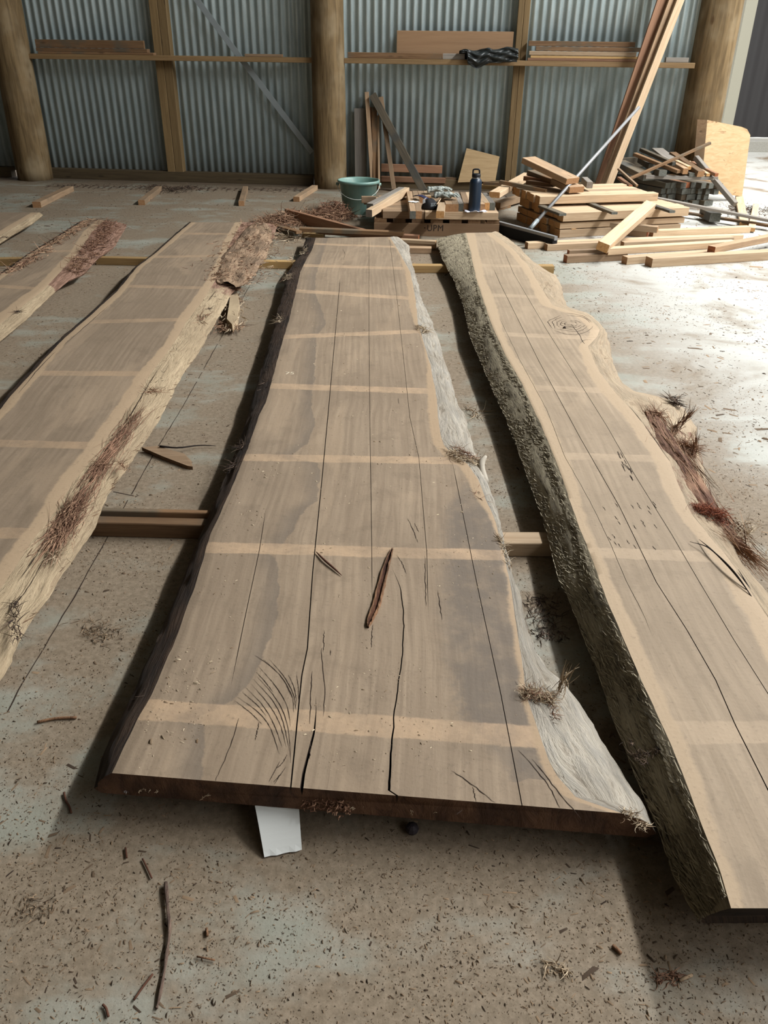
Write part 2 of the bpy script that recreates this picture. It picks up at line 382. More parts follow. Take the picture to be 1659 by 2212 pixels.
# ------------------------------------------------------------------ shed shell
FX0, FX1, FY0, FY1 = -7.0, 14.0, -4.2, 20.0
nx, ny = 60, 60
fl = mesh_obj('floor', [(FX0, FY0, 0), (FX1, FY0, 0), (FX1, FY1, 0), (FX0, FY1, 0), (FX0, FY0, -.15), (FX1, FY0, -.15), (FX1, FY1, -.15), (FX0, FY1, -.15)],
              [(0, 1, 2, 3), (7, 6, 5, 4), (0, 4, 5, 1), (1, 5, 6, 2), (2, 6, 7, 3), (3, 7, 4, 0)], M['floor']); tag(fl, kind='structure')
def floor_joint(px):
    pts = [P(*q) for q in px]; V = []; F = []
    cp = []
    for a, b in zip(pts, pts[1:]):
        n_ = max(2, int((b-a).length/.04)); cp += [a.lerp(b, i/n_) for i in range(n_)]
    cp.append(pts[-1])
    for i, p in enumerate(cp):
        d = (cp[min(i+1, len(cp)-1)]-cp[max(i-1, 0)]).normalized(); s = Vector((-d.y, d.x, 0))*(.0011+.0009*random.random()); o = s*random.uniform(-.8, .8)
        V += [(p+s+o)+Vector((0, 0, .0006)), (p-s+o)+Vector((0, 0, .0006))]
    F = [(2*i, 2*i+1, 2*i+3, 2*i+2) for i in range(len(cp)-1) if random.random() > .12]
    mesh_obj('shrinkage_crack', V, F, M['kerf'], parent=fl)
floor_joint([(15, 1540), (40, 1490), (95, 1400), (160, 1290), (330, 985), (400, 870), (560, 580)])
floor_joint([(245, 1062), (290, 1072)])
floor_joint([(648, 452), (660, 432)])

def corrugated(name, x0, x1, z0, z1, off, mat, parent=None, pitch=.0762, amp=.0105, fn=wall_y, seg=12):
    n_ = int((x1-x0)/pitch*seg); V = []; 
    for i in range(n_+1):
        x = x0+(x1-x0)*i/n_; y = (0 if name == 'wall_back' else fn(x)) + off - amp*math.cos(2*PI*x/pitch)
        V += [(x, y, z0), (x, y, z1)]
    F = [(2*i, 2*i+2, 2*i+3, 2*i+1) for i in range(n_)]
    o = mesh_obj(name, V, F, mat, parent=parent, smooth=True); return o
wb = corrugated('wall_back', -6.9, 3.02, .06, EAVE_Z+.2, 0.0, M['zinc']); tag(wb, kind='structure')
wb.location = (0, 9.14, 0); wb.rotation_euler = (0, 0, WALL_ANG)
sheet_mod = wb.modifiers.new('thickness', 'SOLIDIFY'); sheet_mod.thickness = .0015; sheet_mod.offset = 1
M['roof'] = plain('dull_roof_sheet', lin(128, 126, 118), .7); M['walls'] = plain('dull_wall_lining', lin(116, 110, 100), .8)
def slabbox(name, lo, hi, mat):
    o = box(name, lo, hi, mat); tag(o, kind='structure'); return o
slabbox('ceiling', (-7.0, -4.3, EAVE_Z), (EAVE_X, 9.95, EAVE_Z+.08), M['roof'])

slabbox('wall_left', (-7.1, -4.3, 0), (-7.0, 9.95, EAVE_Z), M['walls'])
slabbox('wall_front', (-7.0, -4.35, 0), (EAVE_X, -4.25, EAVE_Z), M['walls'])

def wall_beam(name, x0, x1, z0, z1, o0, o1, mat, parent=wb):
    """timber on the back wall between offsets o0<o1 in front of the sheet"""
    a = Vector((x0, wall_y(x0, (o0+o1)/2), (z0+z1)/2)); b = Vector((x1, wall_y(x1, (o0+o1)/2), (z0+z1)/2))
    return beam(name, a, b, (o1-o0), (z1-z0), mat, parent=parent)
def wall_stud(name, x0, x1, z0, z1, o0, o1, mat):
    xm = (x0+x1)/2; y = wall_y(xm, (o0+o1)/2)
    o = bpy.data.objects.new(name, stud_mesh(x1-x0, o1-o0, z1-z0, M[mat])); o.location = (xm, y, (z0+z1)/2); o.rotation_euler = (0, 0, WALL_ANG); link(o, wb); return o
def stud_mesh(w, d, h, mat):
    c = .003; prof = [(-w/2+c, -d/2), (w/2-c, -d/2), (w/2, -d/2+c), (w/2, d/2), (-w/2, d/2), (-w/2, -d/2+c)]; n_ = len(prof)
    v = [(a, b, z) for z in (-h/2, h/2) for a, b in prof]; f = [(j, (j+1) % n_, (j+1) % n_+n_, j+n_) for j in range(n_)] + [tuple(range(n_-1, -1, -1)), tuple(range(n_, 2*n_))]
    me = bpy.data.meshes.new('stud'); me.from_pydata(v, [], f); me.materials.append(mat); me.update(); return me
sx1 = WP(366, 250, .12).x; sx2 = WP(1119, 200, .12).x
for xc, w in ((sx1, .085), (sx2, .055)):
    wall_stud('stud', xc-w, xc-.001, 0.10, EAVE_Z, .012, .105, 'frame'); wall_stud('stud', xc+.001, xc+w, 0.10, EAVE_Z, .012, .105, 'frame')
pxl, pxc, pxr = WP(30, 200, .15).x, WP(712, 200, .15).x, WP(1520, 180, .22).x
GZ0, GZ1 = 1.135, 1.18
wall_beam('girt', -3.62, WP(679, 125, .15).x, GZ0, GZ1, .107, .20, 'frame_x')
wall_beam('girt', WP(745, 125, .15).x, WP(1503, 137, .2).x, GZ0, GZ1, .107, .20, 'frame_x')
wall_beam('girt', -6.9, -4.05, GZ0, GZ1, .107, .20, 'frame_x')
wall_beam('bottom_plate', -3.75, -.78, .0, .10, .012, .11, 'plate'); wall_beam('bottom_plate', -.42, 2.75, .0, .095, .012, .11, 'plate'); wall_beam('bottom_plate', -6.9, -4.1, .0, .10, .012, .11, 'plate')
# diagonal galvanised strap brace
sa, sb = WP(425, 0, .105), WP(674, 330, .05); ext = sa + (sa-sb)*.9
M['galv'] = plain('galvanised_strap', lin(144, 152, 154), .5, .3)
beam('strap_brace', ext, sb, .002, .055, 'pine', parent=wb).data = beam_mesh((ext-sb).length, .003, .055, (M['galv'], M['galv']))

def pole(cx, cy, r, label, seed, lean=0.0):
    v = []; n_ = 48; rows = 44; Ht = EAVE_Z
    for i in range(rows+1):
        z = Ht*i/rows
        for j in range(n_):
            a = 2*PI*j/n_; rr = r*(1.03-.02*z) + .006*(float(vnoise(seed+math.cos(a)*3+z*1.2, seed*2+math.sin(a)*3+z*.6))-.5)*2
            v.append((rr*math.cos(a)+lean*z, rr*math.sin(a), z))
    f = [(i*n_+j, i*n_+(j+1) % n_, (i+1)*n_+(j+1) % n_, (i+1)*n_+j) for i in range(rows) for j in range(n_)]
    f += [tuple(range(n_-1, -1, -1)), tuple(rows*n_+j for j in range(n_))]
    o = mesh_obj('building_pole', v, f, M['pole'], smooth=True); o.location = (cx, cy, 0); return tag(o, label, 'pole')
pole(-3.80, wall_y(-3.80, .19), .175, 'thick round timber pole at the far left of the corrugated wall', 1.3)
pole(P(712, 400).x+.02, wall_y(-.6, .17), .160, 'round timber pole in the middle of the wall, behind the green bucket', 5.1)
pole(3.05, 8.80, .19, 'round timber pole at the right end of the wall, behind the leaning thick slab', 9.7)

# beyond the opening: dark ribbed door, pale post, kerb
M['door'] = plain('dark_door_sheet', lin(62, 60, 60), .6, .2); M['concrete'] = endgrain('rough_concrete', lin(150, 148, 140), lin(172, 168, 158))
dr = corrugated('door_1', 4.0, 10.5, .16, 5, 0, M['door'], pitch=.2, amp=.012, fn=lambda x: 13.3, seg=10); tag(dr, kind='structure')
k_ = box('trim_1', (3.6, 12.85, 0), (10.5, 13.4, .14), M['concrete']); tag(k_, kind='structure')
M['post'] = plain('pale_post', lin(158, 154, 138), .8)
q_ = Q(1597, 120, 12.3); beam('trim_2', (q_.x, 12.3, 0), (q_.x, 12.3, 5), .15, .15, 'post'); bpy.data.objects['trim_2']['kind'] = 'structure'
# unseen wall added to keep the lowest sky off the shed floor
slabbox('added_sky_blocker', (11.0, -12, 0), (11.2, 12.6, 4.6), M['door'])

# ------------------------------------------------------------------ live edge slabs
def make_slab(label, zt, zb, TL, BL, TR, BR, kerfs=(), bands=(), stain=None, stain2=None, sapL=0, sapR=0, mats=None, rows=420,
              roundL=.3, roundR=.8, ampL=.004, ampR=.006, zsL=None, zsR=None, segs=4, m=7, barkf=None, group=None, freq=(9, 40), knob=None):
    zsL = zb+.012 if zsL is None else zsL; zsR = zb+.012 if zsR is None else zsR
    def poly(px, z):
        p = [P(*q, z) for q in px]; p.sort(key=lambda q: q.y); y = np.array([q.y for q in p]); x = np.array([q.x for q in p]); return x, y
    tlx, tly = poly(TL, zt); blx, bly = poly(BL, zsL); trx, try_ = poly(TR, zt); brx, bry = poly(BR, zsR)
    S = np.linspace(0, 1, rows)
    def at(x, y, S=S):
        Y = y[0]+(y[-1]-y[0])*S; X = np.interp(Y, y, x)
        X = X + (fbm(Y*11+x[0]*3, Y*0+x[0]*5, 3)-.5)*.006
        return X, Y
    XL, YL = at(tlx, tly); XR, YR = at(trx, try_); XBL, YBL = at(blx, bly); XBR, YBR = at(brx, bry)
    # top columns
    cols = [('e', np.zeros(rows))]; ks = []
    for k in kerfs:
        pts = [P(*q, zt) for q in k['px']]; pts.sort(key=lambda q: q.y); ky = np.array([q.y for q in pts]); kx = np.array([q.x for q in pts])
        u = np.full(rows, .5)
        for _ in range(4):
            Y = YL+(YR-YL)*u; X = np.interp(np.clip(Y, ky[0], ky[-1]), ky, kx)
            idx = np.clip(Y, ky[0], ky[-1]); 
            XLi = XL; u = np.clip((X-XL)/(XR-XL), .01, .99)
        # hold end values outside the range
        Y = YL+(YR-YL)*u; act = (Y >= ky[0]-.002) & (Y <= ky[-1]+.002)
        ia = np.where(act)[0]
        if len(ia): u[:ia[0]] = u[ia[0]]; u[ia[-1]+1:] = u[ia[-1]]
        dend = np.minimum(Y-ky[0]+ (9 if k.get('open0', False) else 0), ky[-1]-Y + (9 if k.get('open1', False) else 0))
        taper = np.clip(dend/.12, 0, 1); w = k.get('w', .0016)*taper
        if 'w0' in k: w = w + (k['w0']-k.get('w', .0016))*np.clip(1-(Y-ky[0])/k.get('wl', .2), 0, 1)*taper
        if k.get('jag'): u = u + (fbm(Y*30, Y*0+7, 3)-.5)*.006*act
        ks.append((u, w*act, k.get('d', .006)*taper*act))
    K = len(ks); gap = .006
    for i in range(1, K): ks[i] = (np.maximum(ks[i][0], ks[i-1][0]+gap), *ks[i][1:])
    for i in range(K-1, -1, -1): ks[i] = (np.minimum(ks[i][0], (1-gap) if i == K-1 else ks[i+1][0]-gap), *ks[i][1:])
    U = [np.zeros(rows)]; D = [np.zeros(rows)]; iskerf = []
    Wd = XR-XL; prev = np.zeros(rows)
    for (u, w, d) in ks + [(np.ones(rows), None, None)]:
        lo = u - (w/2/Wd if w is not None else 0)
        for q in range(1, segs): U.append(prev+(lo-prev)*q/segs); D.append(np.zeros(rows)); iskerf.append(False)
        if w is None: U.append(u); D.append(np.zeros(rows)); iskerf.append(False)
        else:
            U += [lo, u, u+w/2/Wd]; D += [np.zeros(rows), d, np.zeros(rows)]; iskerf += [False, True, True]; prev = u+w/2/Wd
    U = np.array(U).T; D = np.array(D).T; nc = U.shape[1]
    TX = XL[:, None]+(XR-XL)[:, None]*U; TY = YL[:, None]+(YR-YL)[:, None]*U
    warp = (fbm(TX*1.5+3, TY*1.1, 3)-.5)*.004
    TZ = zt + warp*0 - D
    def flank(X0, Y0, X1, Y1, zs, rd, amp, sgn, sd):
        px = []; py = []; pz = []
        for j in range(0, m+1):
            t = max(j/m, .0008); a = t*PI/2
            fx = t*(1-rd)+math.sin(a)*rd; fz = t*(1-rd)+(1-math.cos(a))*rd
            x = X0+(X1-X0)*fx; y = Y0+(Y1-Y0)*t; z = zt+(zs-zt)*fz+0*x
            nn = (fbm(y*freq[0]+sd, t*freq[1]/8+sd, 4)-.5)*2 + (fbm(y*freq[0]*3+sd*2, t*freq[1]/3, 3)-.5)
            fade = min(1, t*2.2)*(j > 0)
            px.append(x+sgn*nn*amp*fade); py.append(y); pz.append(z+nn*amp*.5*fade*(j < m))
        px.append(X1-sgn*.012); py.append(Y1); pz.append(zb+0*X1)
        return np.array(px).T, np.array(py).T, np.array(pz).T
    RX, RY, RZ = flank(XR, YR, XBR, YBR, zsR, roundR, ampR, 1, 3.1)
    LX, LY, LZ = flank(XL, YL, XBL, YBL, zsL, roundL, ampL, -1, 8.7)
    AX = np.hstack([TX, RX, LX[:, ::-1]]); AY = np.hstack([TY, RY, LY[:, ::-1]]); AZ = np.hstack([TZ, RZ, LZ[:, ::-1]])
    N = AX.shape[1]; V = np.stack([AX, AY, AZ], -1).reshape(-1, 3)
    mf = m+2; F = []; MI = []
    for c in range(N):
        c2 = (c+1) % N
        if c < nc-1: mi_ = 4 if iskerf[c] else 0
        elif c < nc-1+mf: mi_ = 2
        elif c == nc-1+mf: mi_ = 0
        else: mi_ = 1
        for i in range(rows-1):
            if mi_ == 4 and D[i].max() == 0: pass
            F.append((i*N+c, i*N+c2, (i+1)*N+c2, (i+1)*N+c)); MI.append(mi_ if not (mi_ == 4 and D[i, c:c+2].max() + D[i+1, c:c+2].max() < 1e-4) else 0)
    F.append(tuple(range(N-1, -1, -1))); MI.append(3); F.append(tuple((rows-1)*N+c for c in range(N))); MI.append(3)
    # attributes
    X = V[:, 0]; Y = V[:, 1]
    xl = np.interp(Y, YL, XL); xr = np.interp(Y, YR, XR)
    wob = (fbm(Y*2.2, Y*0+2, 3)-.5)*.03
    sap = np.full(len(X), 1.0)
    sl = sapL(Y) if callable(sapL) else sapL; srr = sapR(Y) if callable(sapR) else sapR
    sap = np.minimum(np.minimum(X-xl-sl-wob*(np.asarray(sl) > 0), xr-X-srr-wob*(np.asarray(srr) > 0)), 1)
    if not callable(sapL) and sapL == 0: sap = xr-X-srr-wob
    bd = np.full(len(X), 9.0)
    for b in bands:
        p, q = P(*b[0], zt), P(*b[1], zt); hw = b[2] if len(b) > 2 else .028
        yy = p.y+(q.y-p.y)*(X-p.x)/(q.x-p.x); bd = np.minimum(bd, np.abs(Y-yy)-hw)
    def sd(px, sgn):
        if not px: return np.full(len(X), 9.0)
        p = [P(*q, zt) for q in px]; p.sort(key=lambda q: q.y); return sgn*(X-np.interp(Y, [q.y for q in p], [q.x for q in p]))
    st1 = sd(stain, 1); st2 = sd(stain2, -1)
    if stain2: y0 = min(P(*q, zt).y for q in stain2); y1 = max(P(*q, zt).y for q in stain2); st2 = np.where((Y < y0-.0) | (Y > y1), 9, st2)
    RR = np.repeat(np.arange(rows), N).reshape(rows, N); T_ = U*Wd[:, None]; fl_ = np.linspace(.02, .13, mf); gu = np.hstack([T_, np.tile(2+fl_, (rows, 1)), np.tile(4+fl_[::-1], (rows, 1))]).ravel()
    bk = barkf(X, Y) if barkf else np.zeros(len(X))
    o = mesh_obj('live_edge_slab', V, F, [M[k] for k in mats], MI, smooth=True, attrs={'sap': sap, 'band': bd, 'stain': st1, 'stain2': st2, 'bark': bk, 'gu': gu, 'gv': Y})
    try: o.data.set_sharp_from_angle(angle=math.radians(38))
    except Exception: pass
    tag(o, label, 'slab', group); o['zt'] = zt; del o['zt']
    return o
def cracks(parent, lines, z, name='surface_check', w=.0014, mat='kerf', n=16, jag=.0012):
    V = []; F = []
    for ln in lines:
        pts = curve3([P(*q, z) for q in ln], n) if len(ln) > 2 else [P(*ln[0], z).lerp(P(*ln[1], z), i/(n-1)) for i in range(n)]
        b = len(V)
        for i, p in enumerate(pts):
            d = (pts[min(i+1, n-1)]-pts[max(i-1, 0)]).normalized(); s = Vector((-d.y, d.x, 0)); ww = w*.5*(math.sin(PI*(i+.3)/(n-.4))**.5)*random.uniform(.6, 1.3); o_ = s*random.uniform(-1, 1)*jag
            V += [p+s*ww+o_+Vector((0, 0, .0007)), p-s*ww+o_+Vector((0, 0, .0007))]
        F += [(b+2*i, b+2*i+1, b+2*i+3, b+2*i+2) for i in range(n-1)]
    return mesh_obj(name, V, F, M[mat], parent=parent)

ZC = .106; ZB = .05
TLc = [(243,1670),(300,1550),(327,1500),(372,1400),(425,1255),(454,1157),(500,1055),(535,968),(559,900),(575,868),(602,766),(625,689),(640,626),(648,590),(661,562),(674,540),(682,514)]
BLc = [(203,1703),(220,1640),(244,1584),(279,1514),(331,1400),(385,1270),(430,1165),(475,1060),(515,960),(540,880),(566,790),(588,720),(606,650),(620,592),(636,566),(650,548),(661,514)]
TRc = [(1345,1757),(1243,1722),(1205,1680),(1183,1640),(1160,1570),(1140,1510),(1127,1420),(1115,1350),(1105,1280),(1090,1200),(1072,1130),(1050,1080),(1030,1030),(1008,1000),(980,985),(958,960),(948,920),(943,860),(930,790),(915,740),(903,700),(897,640),(887,590),(868,555),(850,525),(842,512)]
BRc = [(1413,1800),(1388,1725),(1357,1686),(1310,1612),(1251,1518),(1222,1480),(1185,1455),(1165,1420),(1146,1364),(1103,1233),(1082,1136),(1062,1070),(1048,1020),(1030,985),(1020,950),(1004,900),(985,860),(965,794),(952,744),(931,689),(910,642),(897,592),(887,562),(885,531),(862,514)]
Kc = [dict(px=[(575,1095),(560,1190),(530,1330),(498,1486)], w=.0018),
      dict(px=[(735,600),(710,880),(695,1040),(675,1240),(664,1400),(652,1458),(646,1516),(635,1631),(628,1701)], w=.0028, d=.009, open0=True),
      dict(px=[(682,1500),(683,1535),(679,1579),(666,1631),(656,1670),(651,1707)], w=.0035, w0=.0065, d=.02, open0=True),
      dict(px=[(797,518),(797,730),(799,900),(803,1180),(804,1300)], w=.0018),
      dict(px=[(846,1225),(865,1271),(871,1322),(872,1377),(868,1430),(859,1478),(851,1557),(845,1640),(840,1724)], w=.0026, w0=.005, d=.02, open0=True, jag=True),
      dict(px=[(841,514),(857,640),(872,777),(885,900),(905,990),(922,1195),(925,1330)], w=.0016),
      dict(px=[(977,997),(1000,1110),(1030,1260),(1082,1500),(1105,1620),(1128,1742)], w=.0018, open0=True)]
STc = [(681,600),(682,638),(699,676),(703,702),(684,727),(682,777),(680,820),(674,841),(674,887),(681,913),(669,955),(630,985),(686,1001),(694,1022),(686,1081),(648,1115),(635,1145),(610,1174),(576,1195),(597,1204),(605,1259),(601,1322),(580,1398),(540,1480),(495,1520),(420,1550),(440,1565),(450,1600),(440,1680)]
slab_c = make_slab('wide central live edge slab with long kerf lines and pale sticker marks', ZC, ZB, TLc, BLc, TRc, BRc, Kc,
    [((320,1533),(1165,1592),.030),((490,1183),(1075,1199),.026),((535,988),(970,995),.026),((575,833),(925,845),.03),((610,728),(920,715),.03),((635,628),(900,645),.034),((645,573),(880,580),.034),((685,527),(850,533),.03)],
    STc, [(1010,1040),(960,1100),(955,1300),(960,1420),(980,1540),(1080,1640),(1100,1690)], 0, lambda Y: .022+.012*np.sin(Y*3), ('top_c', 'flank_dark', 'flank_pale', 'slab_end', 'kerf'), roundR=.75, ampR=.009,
    freq=(7, 40))
TLr = [(1580,1962),(1546,1853),(1507,1757),(1469,1661),(1438,1584),(1400,1496),(1361,1415),(1327,1334),(1296,1258),(1265,1171),(1237,1101),(1213,1028),(1185,954),(1153,885),(1130,832),(1100,782),(1066,712),(1045,651),(1028,600),(1016,541),(1006,503)]
BLr = [(1508,1985),(1457,1892),(1427,1799),(1388,1707),(1354,1626),(1327,1553),(1296,1461),(1265,1384),(1234,1304),(1209,1254),(1185,1160),(1160,1083),(1132,1007),(1092,900),(1066,845),(1041,786),(1016,727),(1003,664),(982,609),(955,558),(942,516)]
TRr = [(1980,1962),(1860,1740),(1760,1540),(1659,1334),(1603,1248),(1569,1200),(1530,1155),(1499,1116),(1481,1083),(1467,1049),(1446,996),(1415,954),(1387,912),(1359,878),(1331,850),(1296,804),(1279,769),(1270,748),(1290,727),(1296,713),(1286,700),(1261,680),(1230,671),(1195,660),(1174,630),(1143,577),(1110,540),(1075,512),(1062,502)]
BRr = [(2040,1980),(1960,1800),(1840,1600),(1680,1320),(1621,1245),(1590,1205),(1575,1160),(1550,1100),(1527,1049),(1512,989),(1510,926),(1480,885),(1440,862),(1377,851),(1345,832),(1328,797),(1321,755),(1303,713),(1292,700),(1268,680),(1227,668),(1218,647),(1214,623),(1202,597),(1150,566),(1120,535),(1092,512),(1075,503)]
ZR = .135
slab_r = make_slab('live edge slab at the right with furry grey left side and a burl bulge', ZR, ZB, TLr, BLr, TRr, BRr,
    [dict(px=[(1080,689),(1122,776),(1181,885),(1220,986),(1275,1084),(1317,1171),(1352,1254),(1388,1323),(1411,1377)], w=.0014, jag=True),
     dict(px=[(1066,580),(1080,612),(1164,780),(1254,947),(1338,1094),(1418,1258),(1484,1361),(1546,1469),(1588,1565),(1646,1680),(1700,1790),(1760,1910)], w=.0022),
     dict(px=[(1090,545),(1108,588),(1181,713),(1234,797),(1310,919),(1370,1024),(1450,1153),(1509,1254),(1584,1380),(1660,1500),(1760,1660)], w=.0018)],
    [((1450,1582),(1900,1580),.030),((1290,1193),(1520,1203),.026),((1235,985),(1440,992),.026),((1155,838),(1285,843),.03),((1090,722),(1280,730),.03),((1060,637),(1165,642),.032),((1035,573),(1140,575),.034)],
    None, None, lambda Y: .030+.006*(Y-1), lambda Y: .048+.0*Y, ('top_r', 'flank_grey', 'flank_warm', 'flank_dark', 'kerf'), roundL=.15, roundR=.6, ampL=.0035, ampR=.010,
    barkf=lambda X, Y: (np.abs(Y-2.35) < .35)*.4, freq=(4, 30), m=9)
ZL = .105
TLl = [(-620,1560),(-500,1400),(-300,1180),(-150,1040),(0,885),(21,857),(84,789),(139,730),(203,675),(253,629),(295,578),(338,545),(380,507),(413,480)]
BLl = [(-640,1565),(-520,1403),(-318,1183),(-165,1043),(-12,888),(12,857),(76,789),(131,732),(196,677),(247,631),(290,580),(333,547),(376,509),(409,481)]
TRl = [(-120,1560),(-60,1350),(0,1272),(34,1225),(67,1171),(101,1130),(135,1079),(169,1029),(216,971),(250,921),(294,861),(329,802),(371,748),(405,692),(435,654),(464,608),(482,570),(496,528),(523,480)]
BRl = [(-60,1580),(40,1398),(71,1343),(111,1285),(152,1218),(206,1140),(236,1069),(273,1015),(304,971),(340,915),(369,860),(392,815),(422,772),(447,730),(477,680),(500,635),(542,600),(567,549),(592,512),(600,486)]
slab_l = make_slab('live edge slab at the left with reddish torn bark on its right side', ZL, ZB, TLl, BLl, TRl, BRl, [],
    [((-200,1150),(95,1152),.028),((-100,955),(220,963),.028),((80,806),(330,807),.028),((200,695),(405,690),.03),((275,618),(455,622),.03),((330,555),(490,552),.032),((385,504),(512,506),.034)],
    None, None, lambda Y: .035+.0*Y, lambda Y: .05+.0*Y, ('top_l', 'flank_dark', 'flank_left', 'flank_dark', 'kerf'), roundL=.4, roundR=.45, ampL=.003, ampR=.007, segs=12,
    barkf=lambda X, Y: np.clip((Y-4.35)*2.5, 0, 1)*.85 + ((np.abs(Y-2.35) < .3)*.25), freq=(12, 40))
slab_2 = make_slab('narrow pale slab with bark tufts on both edges, second from the left', .10, ZB,
    [(-360,860),(-180,715),(0,595),(63,549),(127,511),(179,477),(202,472)], [(-366,862),(-186,717),(-6,596),(58,551),(121,512),(173,479),(198,473)],
    [(-150,880),(-60,790),(0,700),(50,660),(95,625),(128,590),(170,545),(198,502),(225,477)], [(-120,890),(-40,775),(4,734),(53,694),(105,644),(148,606),(184,591),(211,559),(247,534),(272,492),(274,485)],
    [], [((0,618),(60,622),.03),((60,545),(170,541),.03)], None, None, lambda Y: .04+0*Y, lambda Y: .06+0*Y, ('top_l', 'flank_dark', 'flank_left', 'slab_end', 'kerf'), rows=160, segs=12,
    barkf=lambda X, Y: (Y > 4.6)*.8, roundR=.5)
slab_1 = make_slab('pale slab corner entering the photo at the left edge, below the first wall batten', .10, ZB,
    [(-420,640),(-200,530),(-60,463),(-40,458)], [(-426,641),(-206,531),(-66,464),(-46,459)],
    [(-220,640),(-60,540),(0,508),(30,490),(60,472),(82,459)], [(-210,655),(-50,556),(0,525),(35,503),(70,483),(93,465)],
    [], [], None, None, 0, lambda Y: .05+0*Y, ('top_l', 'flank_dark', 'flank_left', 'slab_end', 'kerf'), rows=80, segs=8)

# surface details of the central slab
cracks(slab_c, [[(517,1552),(498,1612),(482,1650),(465,1687)],[(674,1450),(672,1500),(670,1564)],[(694,1400),(698,1440),(702,1487),(698,1548)],[(669,1640),(672,1600)],[(714,1404),(714,1416)],[(700,1362),(699,1410)],
    [(1255,1770),(1190,1690),(1150,1640)],[(1210,1745),(1180,1690),(1120,1620)],[(1028,1732),(1022,1700)],[(1070,1735),(1020,1695),(975,1665)],
    [(858,1200),(870,1220),(878,1240)],[(880,1120),(895,1150),(902,1172)],[(895,1130),(905,1150)],[(918,1200),(919,1260),(920,1310)],[(805,1350),(802,1400)],[(740,538),(745,548),(742,562)],
    [(730,724),(760,727),(786,729)],[(560,1560),(552,1600)],[(596,1660),(610,1650),(620,1630)],[(592,1690),(608,1670)],
    [(945,1275),(955,1340)],[(1000,1750),(985,1760)],[(860,860),(862,872)]], ZC, w=.0016)
arcz = [[(350,590),(520,720),(660,860)], [(380,550),(600,710),(740,880),(850,1190)], [(470,440),(660,640),(790,860),(880,1110)], [(530,400),(720,620),(850,840),(930,1120)],
        [(560,350),(780,600),(890,830),(960,1150)], [(600,320),(760,500),(885,700),(955,960),(975,1290)], [(620,210),(800,420),(930,640),(975,880)], [(590,270),(690,380),(780,500)],
        [(660,120),(850,300),(985,520),(1010,720)], [(740,130),(900,320),(1005,520),(1035,700)], [(570,80),(720,180),(820,270)], [(840,280),(920,400),(990,560)], [(950,300),(1015,450),(1045,640)],
        [(1040,290),(1060,450),(1065,600)], [(860,1260),(800,1370),(730,1500)], [(920,1330),(860,1420),(790,1530)], [(430,490),(600,640),(700,760)]]
arc = [[(440+x*.193, 1400+y*.193) for x, y in ln] for ln in arcz]
cracks(slab_c, arc, ZC, name='curved_surface_check', w=.0012, n=30, jag=.0004)
# bark inclusion (raised lens) on the centre slab
def inclusion(px, wid, parent, z, mat_rim, mat_core, h=.007):
    g = curve3([P(*q, z) for q in px], 26); V = []; F = []; MI = []; n_ = 26; T = []
    for i, p in enumerate(g):
        d = (g[min(i+1, n_-1)]-g[max(i-1, 0)]).normalized(); s = Vector((-d.y, d.x, 0)); e = math.sin(PI*min(max(i/(n_-1), .02), .98))**.6*wid
        for (a, hz) in ((-1, 0), (-.85, h), (-.5, h*.9), (-.3, .0005), (.3, .0005), (.5, h*.9), (.85, h), (1, 0)):
            V.append(p+s*e*a*(1+.12*random.uniform(-1, 1))+Vector((0, 0, hz*random.uniform(.7, 1.2)+.0008)))
    for i in range(n_-1):
        for j in range(7): F.append((i*8+j, (i+1)*8+j, (i+1)*8+j+1, i*8+j+1)); MI.append(1 if j in (2, 3, 4) else 0)
    return mesh_obj('bark_inclusion', V, F, [mat_rim, mat_core], MI, parent=parent)
M['core'] = flank_mat('inclusion_core', lin(96, 58, 40), lin(120, 80, 56), lin(50, 28, 20), scale=3)
M['rim'] = flank_mat('inclusion_rim', lin(158, 122, 90), lin(140, 100, 72), lin(96, 62, 44), scale=2)
inclusion([(848,1187),(836,1220),(824,1265),(812,1310),(800,1340),(795,1357)], .011, slab_c, ZC, M['rim'], M['core'])
sp = tube('bark_sliver', curve3([P(683,1192,ZC+.004),P(700,1209,ZC+.006),P(722,1228,ZC+.005),P(738,1243,ZC+.003)], 12), [.001,.002,.0025,.0028,.003,.003,.003,.0027,.0025,.002,.0015,.0008], M['fibre_red'], 6)
tag(sp, 'thin reddish bark sliver lying on the central slab near its middle', 'bark sliver')
# fibrous tufts
def tuft(parent, pts, n, length, spread, mat='fibre', wild=.9, rad=.0012, h=.01, seed=0, follow=.4, name='bark_tuft'):
    return fibres(name, [Vector(p) for p in pts], n, length, spread, h, rad, wild, M[mat], parent, seed=seed, follow=follow, kind='stuff')
tuft(slab_c, [P(1133,1500,ZC), P(1200,1515,ZC-.01)], 170, .035, .022, 'fibre_pale', 1.0, .0011, .012, 3)
tuft(slab_c, [P(1133,1497,ZC), P(1195,1520,ZC-.01)], 90, .03, .02, 'fibre_red', 1.0, .0011, .012, 4)
tuft(slab_c, [P(1190,1540,ZC-.008), P(1195,1560,ZC-.01)], 60, .025, .012, 'fibre_red', .8, .001, .004, 5)
tuft(slab_c, [P(975,975,ZC), P(1000,995,ZC), P(1040,1000,.09)], 140, .05, .025, 'fibre_pale', .6, .0014, .012, 6, 1.0)
tuft(slab_c, [P(985,970,ZC), P(1035,1000,.09)], 110, .04, .012, 'fibre_red', .6, .0012, .01, 7, 1.0)
tuft(slab_c, [P(1028,1060,.1), P(1040,1085,.1)], 60, .035, .008, 'fibre_red', .4, .0011, .008, 8, 1.0)
tuft(slab_c, [P(1078,1160,ZC), P(1100,1230,.1)], 70, .03, .008, 'fibre_pale', .5, .0011, .006, 9, 1.0)
